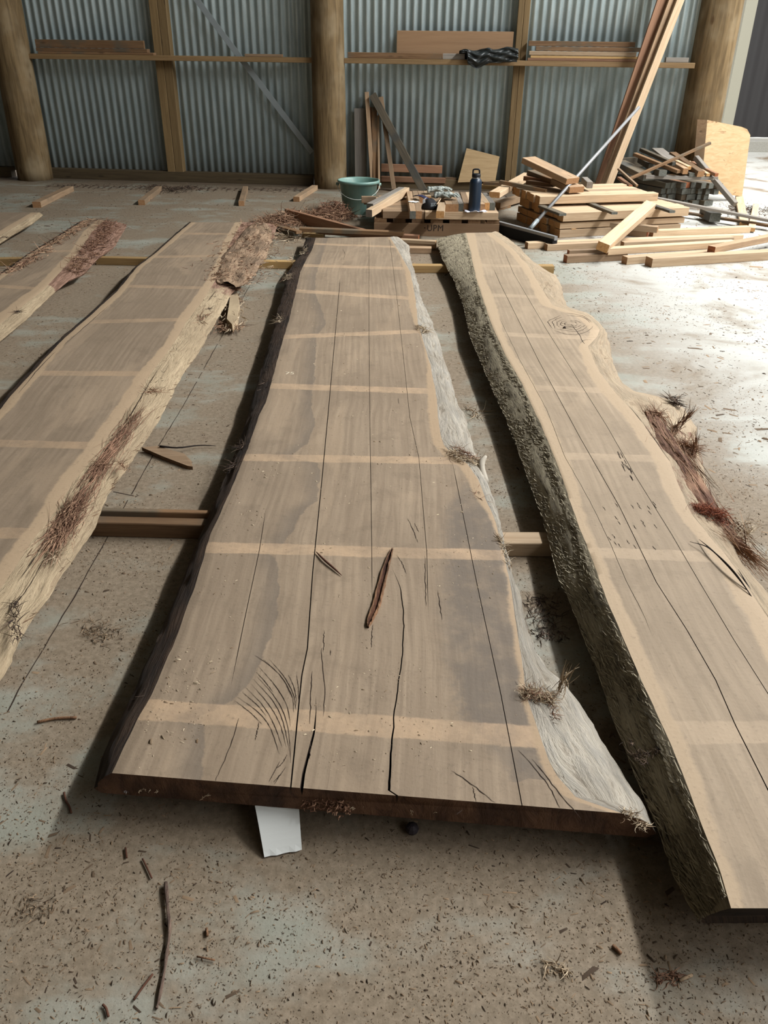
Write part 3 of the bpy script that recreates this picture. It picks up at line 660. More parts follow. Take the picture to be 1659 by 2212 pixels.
tuft(slab_c, [P(905,705,ZC), P(925,722,ZC)], 50, .06, .02, 'fibre_pale', .8, .0016, .01, 10)
for (px, py, s) in ((572,835,1.0),(520,965,1.5),(500,1010,1.2),(590,800,.8),(627,560,1.0),(652,545,1),(618,600,1.0),(604,692,.8),(340,1490,.3)):
    tuft(slab_c, [P(px, py+6, .085), P(px+6, py-8, .09)], int(36*s), .05, .02, 'fibre_dark' if py > 780 else 'fibre_pale', 1.0, .0013, .006, px)
# torn stub on the right edge of centre slab and feathered splinter near the end
stub = tube('torn_stub', curve3([P(1048,1045,.07), P(1042,1020,.085), P(1040,1000,.10), P(1050,985,.115)], 10), [.012,.014,.013,.012,.011,.012,.012,.011,.008,.004], M['flank_pale'], 9, parent=slab_c)
tuft(slab_c, [P(1205,1500,.09), P(1222,1465,.13)], 26, .06, .008, 'fibre_pale', .3, .0016, .02, 15, 1.0, 'splinter')
tuft(slab_c, [P(1345,1752,ZC), P(1400,1790,.08)], 80, .02, .01, 'fibre_pale', .9, .001, .006, 16)
# pale flakes and a wisp of white fluff stuck to the end face
for i in range(34):
    s = random.random(); x = 230+1150*s; y = 1682+68*s+random.uniform(6, 34); tuft(slab_c, [P(x, y, .07), P(x+3, y, .07)], 5, .008, .003, 'fibre_pale', 1.0, .0009, .003, 300+i, .4, 'flake')
M['fluff'] = fib('white_fluff', lin(170, 174, 180), lin(226, 230, 234))
fl_ = fibres('white_fluff', [P(272, 1706, .056), P(280, 1698, .06)], 90, .012, .008, .006, .0007, 1.1, M['fluff'], seed=401, kind='stuff', zf=1); tag(fl_, 'small wisp of white fluff caught under the near left corner of the central slab', 'fluff')
def lettering(name, body, size, mat, parent, loc, rot):
    c_ = bpy.data.curves.new(name, 'FONT'); c_.body = body; c_.size = size; c_.extrude = .0003; t_ = bpy.data.objects.new(name, c_); C.objects.link(t_)
    me = bpy.data.meshes.new_from_object(t_); bpy.data.objects.remove(t_); bpy.data.curves.remove(c_); me.materials.clear(); me.materials.append(mat)
    o = bpy.data.objects.new(name, me); o.location = loc; o.rotation_euler = rot; return link(o, parent)
lettering('chalk_number', '75', .040, plain('pale_chalk', lin(206, 192, 168), .9), slab_c, P(615, 809, ZC)+Vector((0, 0, .0006)), (0, 0, .05))
# splintered patch on the end face
tuft(slab_c, [P(660,1733,.062), P(760,1745,.062)], 420, .014, .014, 'fibre_red', 1.2, .0018, .022, 17, .3, 'torn_fibre')

def fur(parent, TOPL, BOTL, zt, zs, n_, length, rad, mat, out=-1, tr=(0, 1), seed=1, name='raised_grain'):
    r = random.Random(seed); a = sorted([P(*q, zt) for q in TOPL], key=lambda p: p.y); b = sorted([P(*q, zs) for q in BOTL], key=lambda p: p.y)
    ax, ay, bx, by = [q.x for q in a], [q.y for q in a], [q.x for q in b], [q.y for q in b]; V = []; F = []; T = []
    def pt(y, t): x0 = float(np.interp(y, ay, ax)); x1 = float(np.interp(y, by, bx)); return Vector((x0+(x1-x0)*t+out*.0025, y, zt+(zs-zt)*t+.001))
    for _ in range(n_):
        y = min(ay[0], by[0])+.02+(ay[-1]-ay[0])*r.random()**1.6; t = r.uniform(*tr); L = length*r.uniform(.4, 1.3); dt = r.gauss(.08, .06); cur = []
        for k in range(4):
            q = pt(y+L*k/3, min(1, max(0, t+dt*k/3))); q += Vector((out*.0012*math.sin(PI*k/3)*r.random(), 0, .001*r.random())); cur.append(q)
        rr = rad*r.uniform(.5, 1.4); v, f = tube_data(cur, [rr*.5, rr, rr, rr*.3], 3, False); o_ = len(V); V += v; F += [tuple(o_+x for x in g) for g in f]; T += [r.random()]*len(v)
    return tag(mesh_obj(name, V, F, mat, parent=parent, attrs={'tone': T}), kind='stuff')
fur(slab_r, TLr, BLr, ZR, ZB+.012, 5200, .032, .0009, fib('grey_raised_grain', lin(104, 94, 78), lin(196, 184, 158)), seed=5)
fur(slab_c, TRc, BRc, ZC, ZB+.012, 700, .028, .0009, fib('dark_streak', lin(74, 62, 50), lin(140, 126, 108)), out=1, tr=(.05, .8), seed=6, name='side_streaks')
fur(slab_l, TRl, BRl, ZL, ZB+.012, 700, .035, .0014, fib('brown_streak', lin(84, 62, 46), lin(150, 124, 98)), out=1, tr=(.05, .9), seed=7, name='side_streaks')
# right slab details: burl figure, pitted spots, bark
fig = []
cx, cy = 1225, 700
for k, (rx, ry) in enumerate(((14, 5), (22, 8), (31, 12), (40, 17), (47, 22))):
    for (a0, a1) in ((.2, 2.4), (2.6, 4.2), (4.5, 6.1)):
        if random.random() < .85: fig.append([(cx+rx*math.cos(a0+(a1-a0)*q/4)*random.uniform(.92, 1.08)+8, cy+ry*math.sin(a0+(a1-a0)*q/4)*random.uniform(.85, 1.15)) for q in range(5)])
fig += [[(1208,697),(1222,700),(1238,702)],[(1210,702),(1225,706),(1240,703)],[(1234,700),(1250,722),(1263,743)]]
cracks(slab_r, fig, ZR, name='burl_figure', w=.0028, n=14, jag=.0025)
kn = tube('pin_knot', [P(1219,709,ZR-.001), P(1219,709,ZR+.0015)], [.008,.007], M['kerf'], 10, parent=slab_r)
cracks(slab_r, [[(1325+random.uniform(-3, 45), 985+random.uniform(0, 60)) for _ in range(1)]*1 + [(0, 0)] for _ in range(0)] + 
    [(lambda x, y: [(x, y), (x+6, y+10)])(1327+9*random.random()+i*1.6, 975+i*2.6+random.uniform(-8, 8)) for i in range(22)] +
    [(lambda x, y: [(x, y), (x+7, y+9)])(random.uniform(1290, 1420), random.uniform(1080, 1180)) for i in range(22)] +
    [[(1253,742),(1262,735),(1280,733)],[(1388,912),(1446,995)],[(1359,878),(1388,912)]], ZR, name='pitting', w=.0016, n=6)
tuft(slab_r, [P(1172,628,.12), P(1200,660,.1)], 60, .05, .03, 'fibre_pale', 1.0, .0015, .01, 21)
tuft(slab_r, [P(1285,760,.12), P(1310,820,.09)], 60, .04, .02, 'fibre_pale', .9, .0013, .004, 22)
tuft(slab_r, [P(1300,825,.11), P(1350,870,.1)], 40, .03, .01, 'fibre_dark', .3, .0012, .004, 23, 1)
for (px, py) in ((1336,1360),(1195,1000),(1075,810),(1050,795),(1390,1640),(1360,1600)):
    tuft(slab_r, [P(px, py, .12), P(px+4, py+14, .12)], 14, .014, .008, 'fibre_dark', .6, .001, .004, px)
tuft(slab_r, [P(1365,1635,.085), P(1430,1622,.12)], 60, .018, .006, 'fibre_dark', .8, .0011, .004, 77)
# long strip of bark lying on the far side of the right slab
bk = empty('bark_strip', P(1500, 1060, .1), 'long red brown bark strip peeling along the outer edge of the right slab', 'bark')
def bark_body(guide, wid, thick, parent, mat='bark', name='bark_sheet', rows=60, seed=1):
    g = curve3(guide, rows); V = []; F = []; cs = 11
    for i, p in enumerate(g):
        d = (g[min(i+1, rows-1)]-g[max(i-1, 0)]).normalized(); s = Vector((-d.y, d.x, 0)).normalized()
        ww = wid*(.35+.65*math.sin(PI*min(1, (i+2)/(rows+1)))**.5)*(1+.2*(float(vnoise(i*.35, seed))-.5))
        for j in range(cs):
            t = j/(cs-1)*2-1; z = thick*((1-t*t)**.5*(.3+1.3*float(fbm(i*.16+seed, j*1.1, 4))))
            V.append(p+s*ww*t*.5+Vector((0, 0, z)))
        for j in range(cs): 
            t = j/(cs-1)*2-1; V.append(p+s*ww*t*.5+Vector((0, 0, -.002)))
    n_ = 2*cs
    for i in range(rows-1):
        for j in range(cs-1):
            F.append((i*n_+j, i*n_+j+1, (i+1)*n_+j+1, (i+1)*n_+j)); F.append((i*n_+cs+j, (i+1)*n_+cs+j, (i+1)*n_+cs+j+1, i*n_+cs+j+1))
    o = mesh_obj(name, [q-(parent.location if parent else Vector()) for q in V], F, M[mat], parent=parent); return o
gb = [P(1402,897,.12), P(1440,965,.12), P(1475,1020,.115), P(1515,1095,.105), P(1555,1150,.095), P(1600,1195,.085)]
bark_body(gb, .10, .018, bk)
def pf(parent, pts, *a, **k):
    o = fibres('fibre', [Vector(p)-parent.location for p in pts], *a, parent=parent, kind='stuff', lift=-1, **k); return o
pf(bk, gb, 620, .16, .075, .020, .0014, .10, M['fibre'], seed=31)
pf(bk, [P(1500,1098,.12), P(1530,1112,.125), P(1570,1120,.12)], 420, .04, .04, .022, .0010, 1.0, M['fibre_rust'], seed=32, follow=.3)
pf(bk, [P(1540,1140,.11), P(1590,1180,.1), P(1625,1215,.07)], 180, .09, .03, .012, .0014, .22, M['fibre'], seed=33)
pf(bk, [P(1405,895,.125), P(1430,905,.125)], 110, .05, .02, .02, .0015, .9, M['fibre'], seed=34, follow=.4)
pf(bk, [P(1450,945,.12), P(1462,925,.14), P(1492,895,.19)], 110, .06, .012, .012, .0018, .3, M['fibre'], seed=35)
pf(bk, [P(1470,965,.11), P(1500,975,.11)], 170, .07, .02, .02, .0017, .55, M['fibre'], seed=36, follow=.7)
pf(bk, [P(1498,985,.1), P(1503,955,.15)], 60, .05, .01, .01, .0018, .2, M['fibre'], seed=37)
pf(bk, [P(1595,1180,.09), P(1625,1130,.12)], 90, .05, .03, .012, .0011, .8, M['fibre_pale'], seed=38)
t2 = fibres('bark_splinters', [P(1448,862,.1), P(1470,880,.1)], 70, .06, .015, .012, .0022, .45, M['fibre_dark'], lift=0, seed=39, kind='stuff')
tag(t2, 'dark brown splintered bark tuft at the outer bulge of the right slab', 'bark')
leaf = empty('bark_ribbon', P(1560, 1200, ZR), 'long thin dark curved bark ribbons across the right edge of the right slab', 'bark ribbon')
for k, ln in enumerate(([(1490,1170,.14),(1530,1183,.15),(1570,1220,.15),(1605,1262,.14),(1640,1310,.12)], [(1510,1165,.14),(1540,1190,.15),(1590,1240,.15),(1650,1330,.12)], [(1595,1230,.14),(1625,1280,.13),(1655,1320,.12)], [(1600,1250,.13),(1625,1310,.12),(1660,1365,.11)])):
    tube('ribbon', [Vector(q)-leaf.location for q in curve3([P(*q) for q in ln], 20)], [.0005+.0016*math.sin(PI*i/19) for i in range(20)], M['fibre_dark'], 5, parent=leaf).data.attributes
# left slab bark
bl = empty('torn_bark', P(540, 560, .1), 'thick torn reddish bark along the far end of the left slab', 'bark')
gl = [P(560,488,.1), P(548,520,.105), P(530,550,.105), P(510,590,.1), P(492,620,.09)]
bark_body(gl, .27, .026, bl, 'torn', seed=4, rows=90)
pf(bl, gl, 900, .05, .20, .03, .0024, .9, M['fibre'], seed=41, follow=.4)
pf(bl, [P(570,500,.1), P(560,540,.08), P(535,590,.07)], 420, .07, .12, .03, .0028, .6, M['fibre_pale'], seed=42)
pf(bl, [P(520,600,.08), P(500,630,.06)], 160, .1, .06, .01, .002, .5, M['fibre'], seed=43, follow=.8)
tuft(slab_l, [P(440,680,.1), P(425,700,.09)], 0+40, .05, .03, 'fibre', .5, .002, .005, 44, 1)
gs = [P(290,905,.107), P(250,965,.107), P(200,1040,.106), P(150,1120,.104), P(105,1188,.1)]
tuft(slab_l, gs, 420, .16, .035, 'fibre_red', .12, .0012, .006, 45, 1.0)
tuft(slab_l, [P(165,1090,.106), P(120,1180,.1)], 330, .07, .035, 'fibre', .3, .0014, .014, 46, 1.0)
tuft(slab_l, [P(215,1000,.106), P(235,1010,.106)], 60, .05, .02, 'fibre', .6, .001, .01, 47)
tuft(slab_l, [P(120,1195,.1), P(118,1215,.09)], 50, .05, .02, 'fibre_pale', .5, .001, .01, 48)
tuft(slab_l, [P(38,1300,.1), P(30,1350,.1), P(38,1385,.1)], 90, .04, .012, 'fibre_dark', .5, .0012, .006, 49, 1)
tuft(slab_l, [P(260,1000,.1), P(275,1017,.09)], 40, .04, .008, 'fibre', .6, .001, .006, 50)
tuft(slab_l, [P(320,850,.1), P(350,840,.08)], 60, .05, .03, 'fibre', .6, .0014, .006, 51)
for i in range(16):
    t = random.random(); x = 470-330*t*.5; y = 640+230*t*1.0
    tuft(slab_l, [P(x-10, y, .095), P(x+4, y+6, .085)], 9, .03, .02, 'fibre_dark', .5, .0015, .002, 60+i)
cracks(slab_l, [[(139,745),(190,700),(235,660)],[(120,760),(85,795),(40,850)],[(523,505),(497,545),(482,575),(473,600)],[(340,800),(310,850),(280,900),(240,955)],[(470,625),(450,650)],[(45,1250),(85,1190),(110,1150)],[(30,1310),(60,1270),(95,1210)]], ZL, w=.003)
tuft(slab_2, [P(195,478,.1), P(130,520,.1), P(70,560,.1), P(10,600,.09)], 420, .09, .05, 'fibre', .5, .0022, .02, 81, .9)
tuft(slab_2, [P(235,480,.1), P(215,520,.09), P(180,560,.08)], 420, .08, .10, 'fibre_red', .7, .0024, .03, 82, .5)
tuft(slab_2, [P(175,560,.09), P(145,597,.07)], 260, .07, .08, 'fibre', .7, .0022, .03, 83, .5)
tuft(slab_2, [P(35,675,.1), P(42,672,.1)], 24, .04, .02, 'fibre_dark', .8, .0014, .004, 84)
tuft(slab_1, [P(8,512,.1), P(14,516,.08)], 18, .05, .02, 'fibre_dark', .8, .0016, .01, 85)

# paper tag under the near end
tg = empty('paper_tag', P(610, 1745, .04), 'blank white card tag hanging under the near end of the central slab', 'tag')
a_, b_, c_, d_ = P(551,1742,.048), P(645,1733,.048), P(652,1836,.004), P(571,1852,.003)
V = []; F = []
for i in range(9):
    t = i/8
    for j in range(7):
        s = j/6; p = a_.lerp(b_, s).lerp(d_.lerp(c_, s), t); p.z += .006*math.sin(t*PI)*(1 if t < .7 else 1); 
        if i == 8: p.y += .0012*math.sin(j*2.2)
        V.append(p-tg.location)
F = [(i*7+j, i*7+j+1, (i+1)*7+j+1, (i+1)*7+j) for i in range(8) for j in range(6)]
M['card'] = plain('white_card', lin(222, 224, 220), .55)
cd = mesh_obj('card', V, F, M['card'], parent=tg); s_ = cd.modifiers.new('t', 'SOLIDIFY'); s_.thickness = .0008
V = [a_-tg.location+Vector((0, -.0005, .001)), b_-tg.location+Vector((0, -.0005, .001)), b_-tg.location+Vector((0, .012, .0018)), a_-tg.location+Vector((0, .012, .0018))]
fd = mesh_obj('fold', V, [(0, 1, 2, 3)], M['card'], parent=tg); s_ = fd.modifiers.new('t', 'SOLIDIFY'); s_.thickness = .0008

# ------------------------------------------------------------------ stickers (battens) under the slabs
def stick(name, pa, pb, w, h, mat, label, z0=0, group=None, ref='bottom_front'):
    a = P(*pa, z0); b = P(*pb, z0); n_ = Vector((-(b-a).y, (b-a).x, 0)).normalized()*w/2
    a = a+n_; b = b+n_; a.z = b.z = z0+h/2
    return beam(name, a, b, w, h, mat, label, 'batten', group)
stick('floor_batten', (1010,1203), (1330,1203), .065, .047, 'pine', 'pale batten on the floor between the central and right slabs, nearer one')
stick('floor_batten', (120,1157), (560,1168), .042, .049, 'brown', 'wide brown batten under the left and central slabs, nearer row')
bb = stick('floor_batten', (205,1140), (452,1146), .02, .05, 'brown', 'thin brown strip behind the wide batten in the nearer row')
bb.location.y += .02
stick('floor_batten', (890,590), (1196,591), .06, .048, 'yellow', 'yellowish batten on the floor between the central and right slabs, farther one')
stick('floor_batten', (500,579), (665,582), .05, .048, 'yellow', 'yellowish batten under the left and central slabs, farther row')
stick('floor_batten', (208,572), (340,575), .05, .048, 'yellow', 'yellowish batten between the narrow slab and the left slab, farther row')
stick('floor_batten', (-160,578), (60,574), .05, .048, 'yellow', 'orange batten under the two far left slabs, farther row')
stick('floor_batten', (1130,566), (1200,590), .0001+.05, .01, 'pine', None) if False else None
# pale block and short end near far right of right slab
# loose battens along the wall at the left
for (pa, pb, w, h, lb) in (((78,436),(150,402),.075,.05,'orange brown batten on the floor near the left pole'), ((305,432),(343,402),.06,.045,'orange brown batten on the floor in front of the first wall stud'),
                     ((521,434),(530,402),.05,.045,'narrow batten on the floor below the diagonal brace'), ((640,425),(680,400),.06,.045,'orange brown batten on the floor left of the middle pole')):
    lay('floor_batten', pa, pb, 0, w, h, 'tan', lb, 'batten')
#PART3
def bq(name, pa, Ya, pb, Yb, w, h, mat, label, cat='timber', group=None, **k):
    """timber between two photo pixels whose distance from the camera is known"""
    return beam(name, Q(*pa, Ya), Q(*pb, Yb), w, h, mat, label, cat, group, **k)
def bw(name, pa, pb, off, w, h, mat, label, cat='board', group=None, offb=None, **k):
    """timber against the back wall"""
    return beam(name, WP(*pa, off), WP(*pb, off if offb is None else offb), w, h, mat, label, cat, group, **k)

# ------------------------------------------------------------------ things on the girt
def ong(x0, x1, dz0, dz1, off, w, mat, label, name='board', group=None, tilt=0.0, cat='board'):
    z = GZ1; a = Vector((x0, wall_y(x0, off), z+(dz0+dz1)/2)); b = Vector((x1, wall_y(x1, off), z+(dz0+dz1)/2+tilt))
    return beam(name, a, b, w, dz1-dz0, mat, label, cat, group)
X = lambda px, off=.15: WP(px, 120, off).x
ong(X(88), X(335), .001, .022, .155, .08, 'brown', 'lowest of the three dark boards on the left shelf rail', tilt=0)
ong(X(84), X(322), .023, .053, .15, .08, 'brown', 'middle one of the three dark boards on the left shelf rail')
ong(X(82), X(314), .055, .125, .145, .03, 'brown', 'topmost dark board standing on edge on the left shelf rail')
ong(X(530), X(610), .001, .024, .15, .05, 'tan', 'short thin batten on the shelf rail right of the diagonal brace', 'batten', cat='batten')
ong(X(752), X(955), .001, .050, .165, .05, 'brown', 'long brown board on the shelf rail right of the middle pole')
ong(X(957), X(1004), .001, .050, .165, .05, 'grey', 'short blue grey board end on the shelf rail beside the black plastic')
ong(X(857), X(1108), .001, .236, .085, .012, 'hard', 'brown hardboard panel standing on the shelf rail behind the black plastic', 'hardboard_panel', cat='panel')
ong(X(1140), X(1400), .001, .022, .16, .08, 'red', 'lowest thin reddish board of the pile right of the second stud')
ong(X(1146), X(1415), .023, .045, .155, .07, 'yellow', 'thin yellow board in the pile right of the second stud')
ong(X(1142), X(1372), .047, .080, .165, .06, 'pine', 'pale warped board above the yellow one, right of the second stud')
ong(X(1156), X(1422), .083, .118, .15, .07, 'brown', 'dark brown board near the top of the pile right of the second stud')
ong(X(1140), X(1368), .121, .163, .145, .06, 'brown', 'topmost board of the pile right of the second stud')
ong(X(1439), X(1488), .001, .042, .15, .06, 'grey', 'short grey block on the shelf rail behind the leaning tall boards', 'block', cat='block')
# black plastic bundle hanging over the girt
M['black'] = NB('black_plastic_film', .38, 0, .5); M['black'].col(lin(38, 42, 42)); M['black'] = M['black'].m
def bundle():
    nx_, ny_ = 44, 22; V = []; x0, x1 = X(992, .2), X(1116, .2)
    for i in range(nx_):
        for j in range(ny_):
            s = i/(nx_-1); t = j/(ny_-1); x = x0+(x1-x0)*s
            top = GZ1+.075+.03*s+.008*math.sin(s*17); bot = GZ1-.025-.055*max(0, 1-abs(s-.3)/.22)+.02*max(0, s-.6)
            if s < .12: bot = GZ1+.05
            z = top+(bot-top)*t; off = .215+.035*math.sin(t*PI)+.045*float(fbm(s*7+t*9, t*6-s*5, 3))+.010*math.sin((s*1.2-t)*15)
            V.append((x+.01*float(vnoise(t*9, s*5)), wall_y(x, off), z+.008*float(vnoise(s*14, t*4))))
    F = [(i*ny_+j, i*ny_+j+1, (i+1)*ny_+j+1, (i+1)*ny_+j) for i in range(nx_-1) for j in range(ny_-1)]
    # wrap over the rail to the back
    b = len(V); 
    for i in range(nx_):
        v = V[i*ny_]; V.append((v[0], v[1]+.07, v[2]-.004)); V.append((v[0], v[1]+.09, GZ1+.002))
    for i in range(nx_-1):
        F.append((i*ny_, (i+1)*ny_, b+2*(i+1), b+2*i)); F.append((b+2*i, b+2*i+2, b+2*i+3, b+2*i+1))
    o = mesh_obj('plastic_bundle', V, F, M['black'], smooth=True); m_ = o.modifiers.new('t', 'SOLIDIFY'); m_.thickness = .003
    tag(o, 'crumpled black plastic sheet draped over the shelf rail beside the second stud', 'plastic sheet')
bundle()

# ------------------------------------------------------------------ boards leaning on the wall near the middle pole
UPZ = Vector((0, -1, 0))
def lean(pa, pb, oa, ob, w, t, mat, label, cat='board', name='leaning_board', roll=0):
    a = WP(*pa, oa); b = WP(*pb, ob)
    if b.z < .012: 
        k = (a.z-.012)/(a.z-b.z); b = a.lerp(b, k)
    return beam(name, a, b, w, t, mat, label, cat, upv=UPZ, roll=roll)
lean((777,234), (779,412), .05, .14, .115, .018, 'grey', 'wide grey board leaning on the wall beside the middle pole')
lean((792,199), (806,412), .07, .24, .042, .03, 'tan', 'orange brown board with knots leaning behind the bucket')
lean((800,232), (811,408), .05, .18, .03, .03, 'red', 'thin dark red board squeezed between the leaning boards')
lean((808,232), (813,412), .06, .26, .055, .03, 'brown', 'dull brown plank leaning directly above the bucket rim')
lean((817,250), (819,412), .07, .30, .022, .03, 'tan', 'narrow pale edged lath leaning right of the dull brown plank')
lean((823,210), (851,409), .06, .32, .045, .035, 'tan', 'orange brown board leaning just right of the bucket')
lean((805,205), (916,414), .10, .36, .075, .05, 'dark', 'thick olive grey plank leaning steeply to the left')
bw('board', (824,362), (955,366), .05, .03, .075, 'red', 'reddish board standing on edge at the foot of the wall')
o = bw('board', (824,386), (962,390), .10, .06, .05, 'red', 'reddish squared board lying below the one on edge at the wall')
bw('board', (962,387), (986,388), .08, .04, .04, 'brown', 'short brown board end at the foot of the wall near the plywood')
def wall_panel(name, px, off0, off1, th, mat, label, cat, thick_dir=-1):
    pts = [WP(x, y, off0+(off1-off0)*max(0, min(1, (y-320)/75))) for x, y in px]; n_ = len(pts); d = Vector((-.104, -1, .1)).normalized()*th
    c = sum(pts, Vector())/n_; V = [p-c for p in pts]+[p+d-c for p in pts]
    F = [tuple(range(n_)), tuple(range(2*n_-1, n_-1, -1))]+[(i, n_+i, n_+(i+1) % n_, (i+1) % n_) for i in range(n_)]
    o = mesh_obj(name, V, F, M[mat]); o.location = c; bmfix(o); return tag(o, label, cat)
def bmfix(o):
    import bmesh
    bm_ = bmesh.new(); bm_.from_mesh(o.data); bmesh.ops.recalc_face_normals(bm_, faces=bm_.faces); bm_.to_mesh(o.data); bm_.free()
wall_panel('plywood_offcut', [(1008,320),(1079,338),(1070,391),(989,394)], .04, .14, .018, 'ply', 'irregular plywood offcut leaning on the wall left of the second stud', 'plywood')

# ------------------------------------------------------------------ bucket
bp = P(775, 459); bk_ = empty('bucket', bp, 'grey green plastic bucket standing by the middle pole', 'bucket')
def bucket_mat():
    n = NB('green_bucket_plastic', .42, 0, .5); g = n.noise(n.co('Object', (8, 8, 3)), 3, 4); n.col(n.mix(n.step(g, .4, .75), lin(112, 146, 138), lin(128, 154, 142))); return n.m
M['bucket'] = bucket_mat()
lathe('bucket_body', [(.125, .004), (.132, 0), (.136, .006), (.165, .245), (.184, .25), (.186, .262), (.184, .272), (.174, .274), (.170, .262), (.160, .24), (.128, .012), (.02, .01)], M['bucket'], bk_, 48)
hp = [Vector((.186*math.cos(a), -.186*math.sin(a)*1.0-.004, .245-.11*math.sin(a))) for a in [PI*i/20 for i in range(21)]]
hp = [Vector((p.x, p.y*1.0 if abs(p.x) > .15 else -math.sqrt(max(0, .172**2-p.x**2))-.012, p.z)) for p in hp]
tube('wire_handle', curve3(hp, 40), .0028, plain('white_bucket_handle', lin(190, 196, 188), .4), 6, bk_)
for s in (-1, 1): tube('handle_lug', [Vector((s*.172, 0, .235)), Vector((s*.198, 0, .238))], [.013, .011], M['bucket'], 10, bk_)

# ------------------------------------------------------------------ stencilled pallet and the boards on it
PY = 6.58; x0, x1 = Q(808, 495, PY).x, Q(1078, 495, PY).x
pal = empty('pallet', (0.39, PY, 0), 'low timber pallet with stencilled black lettering on its front board', 'pallet')
def pbox(name, lo, hi, mat, end=None):
    lo = Vector(lo)-pal.location; hi = Vector(hi)-pal.location; d = hi-lo
    lx = max(d.x, d.y); ly = min(d.x, d.y); o = bpy.data.objects.new(name, beam_mesh(lx, ly, d.z, (M[mat], M[end or mat])))
    o.location = (lo+hi)/2
    if d.y > d.x: o.rotation_euler = (0, 0, PI/2)
    link(o, pal); return o
pbox('front_board', (x0, PY, .0), (x1, PY+.022, .098), 'hard')
pbox('rear_board', (x0, PY+.86, .0), (x1, PY+.88, .098), 'brown'); pbox('middle_board', (x0, PY+.43, .0), (x1, PY+.45, .098), 'brown')
for i in range(7):
    xc = x0+.05+(x1-x0-.1)*i/6; pbox('deck_slat', (xc-.048, PY+.005, .099), (xc+.048, PY+.88, .128), 'brown')
tx = bpy.data.curves.new('lettering', 'FONT'); tx.body = 'UPM'; tx.size = .066; tx.extrude = .0006; tx.align_x = 'CENTER'; tx.space_character = 1.1
ink = plain('stencil_ink', lin(48, 40, 34), .9); tx.materials.append(ink)
to = bpy.data.objects.new('lettering', tx); C.objects.link(to); to.parent = pal
tp = Q(940, 500, PY)-pal.location; to.location = (tp.x, -.0008, tp.z+.004); to.rotation_euler = (PI/2, 0, 0); to.scale = (.95, 1, 1)
to_m = bpy.data.meshes.new_from_object(to); mw = (to.location.copy(), to.rotation_euler.copy(), to.scale.copy()); bpy.data.objects.remove(to); bpy.data.curves.remove(tx)
to_m.name = 'lettering'; to = bpy.data.objects.new('lettering', to_m); C.objects.link(to); to.parent = pal; to.location, to.rotation_euler, to.scale = mw
if not to_m.materials: to_m.materials.append(ink)
dot = tube('stencil_dot', [Vector((tp.x-.082, -.0012, tp.z+.026)), Vector((tp.x-.082, 0, tp.z+.026))], .005, ink, 8, pal)
L1Z = .129
ORD = ['first', 'second', 'third', 'fourth', 'fifth', 'sixth', 'seventh', 'eighth', 'ninth', 'tenth']
gA = 'boards laid crosswise on the stencilled pallet'
lA = 'tan board of the lower layer laid left to right on the stencilled pallet'
xa, xb, xc = Q(827, 467, PY).x, Q(917, 467, PY).x, Q(1076, 468, PY).x
beam('board', (xa, PY+.045, L1Z+.0275), (xb, PY+.045, L1Z+.0275), .085, .055, 'tan', 'shorter front board on the stencilled pallet, left of the pencil', 'board', end='tan')
beam('board', (xb+.004, PY+.032, L1Z+.0275), (xc, PY+.032, L1Z+.0275), .085, .055, 'pine', 'longer front board on the stencilled pallet, under the bottle', 'board', end='tan')
for i in range(7):
    y = PY+.13+i*.096; d = random.uniform(-.02, .02)
    beam('board', (x0+.04+d-(.1 if i == 5 else 0), y, L1Z+.0275), (x1-.03+d, y, L1Z+.0275), .088, .055, 'tan', 'tan board of the lower layer on the stencilled pallet, %s row behind the front boards' % ORD[i], 'board', gA, end='tan_end')
L2 = L1Z+.056
def top2(pa, pb, w, h, mat, lb, z0=L2, **k): return lay('board', pa, pb, z0, w, h, mat, lb, 'board', **k)
top2((892,456), (884,413), .045, .055, 'tan', 'grey ended board on the pallet pile next to the white card', end='dark_end')
top2((905,456), (896,412), .045, .055, 'tan', 'tan board on the pallet pile left of the black cap', end='tan_end')
top2((951,456), (955,437), .06, .05, 'pine', 'short block end on the pallet pile beside the pencil')
top2((970,441), (962,414), .055, .055, 'tan', 'orange ended board on the pallet pile below the gloves')
top2((984,441), (975,414), .05, .055, 'tan', 'second orange ended board on the pallet pile below the gloves')
top2((996,440), (985,414), .04, .055, 'grey', 'grey board on the pallet pile right of the gloves', end='dark_end')
top2((1008,440), (1000,415), .05, .055, 'tan', 'tan board on the pallet pile left of the bottle')
top2((1022,440), (1012,415), .055, .05, 'pine', 'board on the pallet pile hidden behind the bottle')
top2((1041,441), (1028,416), .05, .055, 'tan', 'tan board on the pallet pile right of the bottle')
top2((1052,438), (1037,416), .045, .055, 'pine', 'pale board next to the right edge of the pallet pile')
top2((1064,438), (1046,416), .045, .055, 'grey', 'grey board at the right edge of the pallet pile', end='dark_end')
top2((912,424), (908,412), .05, .05, 'tan', 'short board at the back of the pallet pile')
top2((925,424), (921,412), .05, .05, 'pine', 'pale short board at the back of the pallet pile')
top2((944,436), (936,422), .06, .03, 'tan', 'low board in the middle of the pallet pile behind the cap')
beam('board', Q(797,461,6.50), Q(878,412,7.25), .052, .055, 'pine', 'pale rough board lying diagonally at the left of the pallet pile', 'board', end='grey')
beam('board', Q(799,447,6.62), Q(868,411,7.25), .055, .05, 'grey', 'greyish board lying diagonally behind the pale rough one', 'board', end='dark_end')
lay('block', (869,409), (884,413), .03, .05, .03, 'brown', 'small brown wedge behind the pallet pile', 'block')
for k, (px, py) in enumerate(((781, 429), (783, 434), (787, 439))): pass
lay('board', (781,424), (812,424), L1Z+.03, .05, .05, 'tan', 'tan board end sticking out beside the bucket', 'board')
lay('board', (786,433), (815,433), L1Z, .04, .03, 'pine', 'thin pale lath end below the one beside the bucket', 'board')

